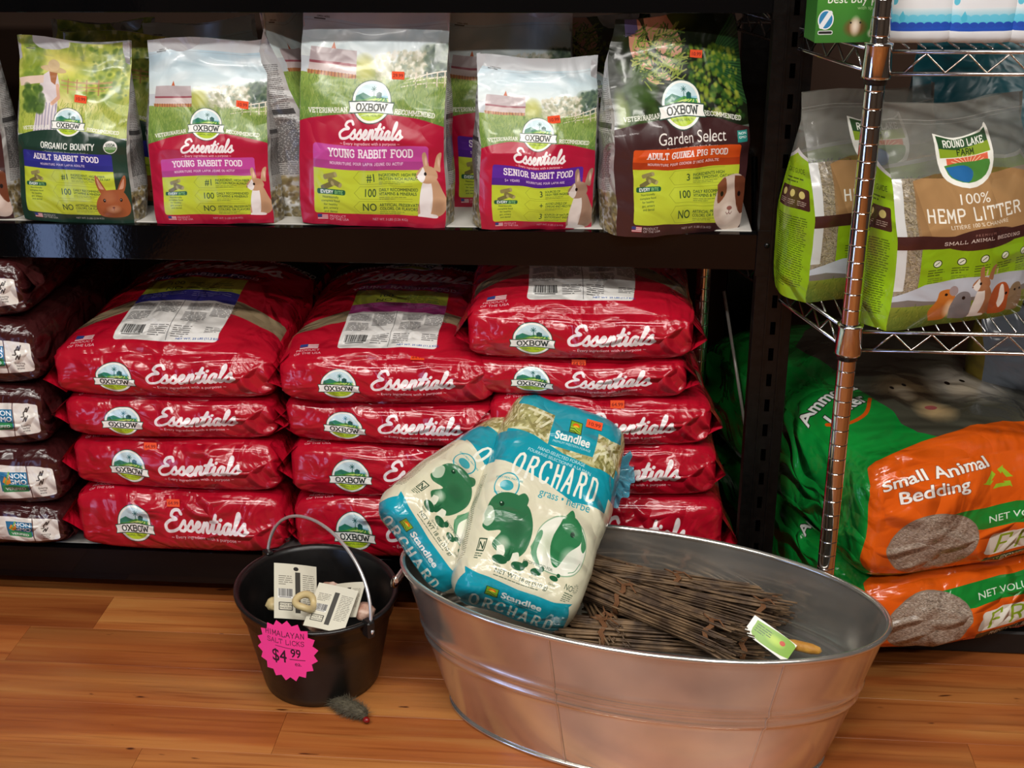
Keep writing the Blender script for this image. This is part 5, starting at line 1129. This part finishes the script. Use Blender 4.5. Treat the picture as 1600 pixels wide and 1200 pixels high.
# things in the bucket
cm = [mat('hang_tag_print', img=card_print(i).image('hangtag%d' % i), rough=.5) for i in range(3)]
card('hang_tag', 'cream hang tag with a barcode and a punched hole, leftmost in the bucket', 'tag', at(462, 925, Z=.158), (.085, .108), cm[0], (R(-48), R(20), R(28)))
card('hang_tag', 'cream hang tag lying in the middle of the bucket with its barcode up', 'tag', at(517, 950, Z=.160), (.078, .088), cm[1], (R(-58), R(5), R(-10)))
card('hang_tag', 'pale hang tag on the right side of the bucket behind the middle one', 'tag', at(540, 938, Z=.15), (.08, .07), cm[2], (R(-50), R(-22), R(-28)))
def pebble(name, label, cat, c, s, mt, seed, rot=(0, 0, 0)):
    bm = bmesh.new(); bmesh.ops.create_icosphere(bm, subdivisions=3, radius=1)
    for v in bm.verts: v.co = Vector((v.co.x * s[0], v.co.y * s[1], v.co.z * s[2])) * (1 + .25 * noise.noise(v.co * 2 + Vector((seed, 0, 0))))
    me = bpy.data.meshes.new(name); bm.to_mesh(me); bm.free(); me.materials.append(mt)
    for p in me.polygons: p.use_smooth = True
    o = link(name, me); o.location = c; o.rotation_euler = rot; return tag(o, label, cat)
salt = mat('pink_salt', '#b0806c', rough=.4, noise_col=('#e3c4b0', 40, .8), bump=(60, .6)); ringm = mat('cream_ring', '#cdb987', rough=.4)
pebble('salt_lick', 'pink salt lick stone by the right wall of the bucket', 'salt lick', at(566, 955, Z=.138), (.024, .02, .014), salt, 3)
pebble('salt_lick', 'cream coloured salt lick at the left edge of the bucket', 'salt lick', at(432, 945, Z=.14), (.020, .014, .014), ringm, 5)
pebble('salt_lick', 'salt lick half buried under the hang tags', 'salt lick', at(500, 965, Z=.10), (.035, .03, .03), salt, 8)
pebble('salt_lick', 'salt lick at the back of the bucket in the dark', 'salt lick', at(520, 915, Z=.1), (.035, .03, .03), salt, 9)
o = MB().tube([Vector((.0165 * cos(2 * pi * k / 28) * (1.35 if cos(2 * pi * k / 28) > 0 else 1), .0165 * sin(2 * pi * k / 28), .004 * sin(4 * pi * k / 28))) for k in range(28)], .0068, 10, closed=True).build('chew_ring', ringm)
o.location = at(476, 942, Z=.172); o.rotation_euler = (R(30), R(10), R(60)); tag(o, 'cream looped chew ring on top of the hang tags in the bucket', 'chew')
# fuzzy toy mouse on the floor
mo = empty('toy_mouse', at(546, 1114, Z=.0), 'small grey fuzzy toy mouse with a red tip on the floor by the bucket', 'toy')
rg = random.Random(5); gm = mat('grey_fur', '#57503f', rough=.95)
m = MB(); m.lathe([(0, -.026), (.007, -.022), (.011, -.01), (.012, .004), (.009, .018), (0, .026)], 14); m.v = [(v[2], v[0], v[1] * .85 + .011) for v in m.v]; m.build('mouse_body', gm, mo)
m = MB()
for i in range(1500):
    t, g = rg.uniform(-1, 1), rg.uniform(0, 2 * pi); r = .011 * math.sqrt(max(0, 1 - t * t)); p = Vector((t * .025, r * cos(g), .011 + r * .85 * sin(g))); d = Vector((rg.gauss(-.5, .6), cos(g) + rg.gauss(0, .5), sin(g) + rg.gauss(0, .5))).normalized(); L = rg.uniform(.005, .013)
    q = p + d * L; s = d.cross(Vector((rg.random(), rg.random(), rg.random()))).normalized() * .0003; q.z = max(q.z, .0006); m.add([p - s, p + s, q], [(0, 1, 2)])
tag(m.build('fur', gm, mo, weld=False), kind='stuff')
m = MB(); m.lathe([(0, -.004), (.004, -.002), (.0045, .001), (.003, .004), (0, .005)], 12, c=(.0, 0, 0)); o = m.build('red_tip', mat('red_bead', '#7c1010', rough=.3), mo); o.location = (.027, -.006, .007)
mo.rotation_euler.z = R(-28); mo.scale = (1.7, 1.3, 1.2)

# ------------------------------------------------------------------ chrome wire rack
rack = empty('wire_rack', (0, 0, 0), 'chrome wire shelving rack on the right with ribbed posts', 'shelving')
FY = -.235; FX = at(1352, 280, Y=FY).x; RX = at(1096, 500, Y=.32).x; LZ = (.036, at(1332, 530, Y=FY).z, at(1377, 95, Y=FY).z)
RP = [Vector((FX, FY, 0)), Vector((RX, .32, 0)), Vector((1.05, .32, 0)), Vector((1.05, FY, 0))]
prof = [(.0, 0)]; z = 0
pp = [(.0150, 0)]
while z < 1.5:
    pp += [(.0150, z + .0010), (.0150, z + .0240), (.0150, z + .0246), (.0142, z + .0250), (.0142, z + .0260), (.0150, z + .0265)]; z += .0265
for c in RP: MB().lathe(pp, 20, c=tuple(c)).build('rack_post', M['chrome'], rack)
for zc in LZ[1:]:
    for c in RP:
        k = MB().lathe([(.0153, -.025), (.0215, -.025), (.022, -.021), (.020, .021), (.021, .023), (.021, .026), (.0153, .027)], 24).build('corner_collar', M['chrome'], rack); k.location = (c.x, c.y, zc)
        s_ = MB().lathe([(.0153, -.034), (.017, -.034), (.017, -.025)], 16).build('plastic_sleeve', M['collar'], k)
    sh = MB(); n = 4
    for i in range(4):
        a, b = RP[i], RP[(i + 1) % 4]; d = (b - a).normalized(); a2, b2 = a + d * .02, b - d * .02
        for dz in (.013, -.019): sh.tube([a2 + Vector((0, 0, zc + dz)), b2 + Vector((0, 0, zc + dz))], .0031, 8)
        L = (b2 - a2).length; k = max(2, round(L / .032)); k += k % 2
        zz = [a2 + d * (.02 + (L - .04) * q / k) + Vector((0, 0, zc + (.011 if q % 2 else -.017))) for q in range(k + 1)]; sh.tube(zz, .0021, 6)
    sh.build('shelf_rim', M['wire'], rack)
    dk = MB(); x = .2
    while x < 1.04:
        y0 = FY if x > FX else FY + (FX - x) / (FX - RX) * (.32 - FY)
        if y0 < .3: dk.tube([(x, y0, zc + .018), (x, .32, zc + .018)], .0016, 5)
        x += .024
    for yy in (-.02, .1, .22): dk.tube([(FX - (yy - FY) / (.32 - FY) * (FX - RX), yy, zc + .0145), (1.05, yy, zc + .0145)], .0022, 5)
    tag(dk.build('deck_wires', M['wire'], rack), kind='stuff')
ZS = LZ[1] + .0196
o = MB().box((0, 0, 0), (.75, .36, .05), bev=.004).build('riser', mat('dark_riser', '#120f0d', rough=.6)); o.location = (.78, .12, .0265); tag(o, 'low dark riser on the floor under the bedding bags', 'riser')
# hemp litter bags
HF = mat('print_hemp_front', img=hemp_front().image('hemp_front'), rough=.2, coat=.4, wr=(8, .25), alpha='img'); HS = mat('print_hemp_side', img=hemp_side().image('hemp_side'), rough=.22, coat=.4, wr=(10, .35), alpha='img')
RC = 27
def hemp(label, px, seed, rz, H=.35, Wd=.272, D=.12):
    p = at(*px, Z=ZS); c, s = cos(R(rz)), sin(R(rz)); loc = (p.x + Wd / 2 * c, p.y + Wd / 2 * s, ZS)
    r = pouch('litter_bag', label, loc, Wd, H, D, HF, HS, rz=rz, lean=3, roll=0, seed=seed, group='hemp litter bags on the wire shelf')
    MB().box((0, D / 2, H * .3), (Wd * .88, D * .72, H * .52), bev=.02).build('litter_filling', mat('hemp_chips', '#7c6c50', rough=.9, noise_col=('#b0a078', 45, .8), bump=(60, 1)), r)
    return r
hemp('hemp litter bag with a row of small animals, in front on the wire shelf', (1386, 521), 71, 24)
hemp('hemp litter bag half hidden between the black post and the chrome post', (1262, 476), 72, 24, H=.343)
pouch('teal_bag', 'dark teal bag standing at the back of the wire shelf behind the hemp litter', (.72, .1, ZS), .42, .41, .12, mat('teal_dark', '#0b5560', rough=.3, wr=(8, .4), noise_col=('#0a3b44', 4, .7)), mat('teal_dark', '#0b4a55', rough=.3, wr=(8, .4)), rz=0, lean=2, seed=77, n=(16, 18))
# bedding bags
BF = film('print_bedding_front', bed_print(), (9, .6), .2, .45); BT = film('print_bedding_top', bed_top(), (8, .6), .2, .45); GR = mat('green_film', '#0f8834', rough=.2, coat=.45, wr=(9, .8))
BF2 = film('print_bedding_front', bed_print(.2), (9, .6), .2, .45)
def bedding(label, loc, H, seed, rz, Wd=.5, D=.62):
    root = empty('bedding_bag', loc, label, 'bag', 'small animal bedding bags on the bottom wire shelf'); root.rotation_euler.z = R(rz)
    m = MB(); slab(m, Wd, D, H, .035, seed, bulge=(.025, .035), amp=.009, taper=.3, N=(24, 24, 12)); m.v = [(v[0] + Wd / 2, v[1], v[2]) for v in m.v]; m.build('filled_body', [BF2 if seed == 81 else BF, BT, GR], root); return root
zb = .05
qx = at(1350, 800, Y=-.19).x
bedding('orange and green bedding bag at the bottom, under the other one', (qx + .012, -.185, zb), .175, 81, 20, D=.7)
bedding('orange and green bedding bag on top with animals pictured on its top side', (qx, -.20, zb + .16), .26, 84, 21, D=.72)
pouch('clear_bag', 'grey clear bag with a yellow label at the back right of the bottom wire shelf', (.80, .16, zb + .40), .2, .2, .08, mat('grey_clear', '#5a6068', rough=.2, wr=(10, .5)), mat('yellow_print', '#7c6a28', rough=.3, wr=(10, .4)), rz=10, seed=90, n=(12, 12))
# top shelf of the rack
DP = film('print_drops', drops_print(), (6, .12), .4, .1); DW = mat('white_soft_pack', '#dfe2e4', rough=.45, wr=(8, .3))
ZT = LZ[2] + .0196
for i, t in enumerate(('nearest the chrome post', 'second from the chrome post', 'cut off by the right edge of the picture')):
    x = at(1388 + i * 99, 80, Z=ZT).x + .055; root = empty('wipes_pack', (x, -.205, ZT), 'white pack with pale blue drops, ' + t, 'package', 'white and blue packs on the top wire shelf')
    m = MB(); P = slab(m, .108, .12, .16, .014, 95 + i, bulge=(.0, .004), amp=.002, taper=.05, N=(10, 10, 14), mi=(0, 1, 1)); m.build('soft_pack', [DP, DW], root)
p0 = at(1276, 66, Z=ZT); root = empty('treat_box', (p0.x + .055, p0.y + .0, ZT), 'green treat box between the black post and the chrome post', 'box'); root.rotation_euler.z = R(8)
m = MB(); m.patch(lambda u, v: (-.06 + .12 * u, 0, .132 * v), 1, 1, 0); m.build('printed_front', mat('print_box', img=box_print().image('box'), rough=.4), root, weld=False)
MB().box((0, .031, .066), (.12, .06, .132), bev=.001).build('carton', mat('green_card', '#2f7426', rough=.5), root)
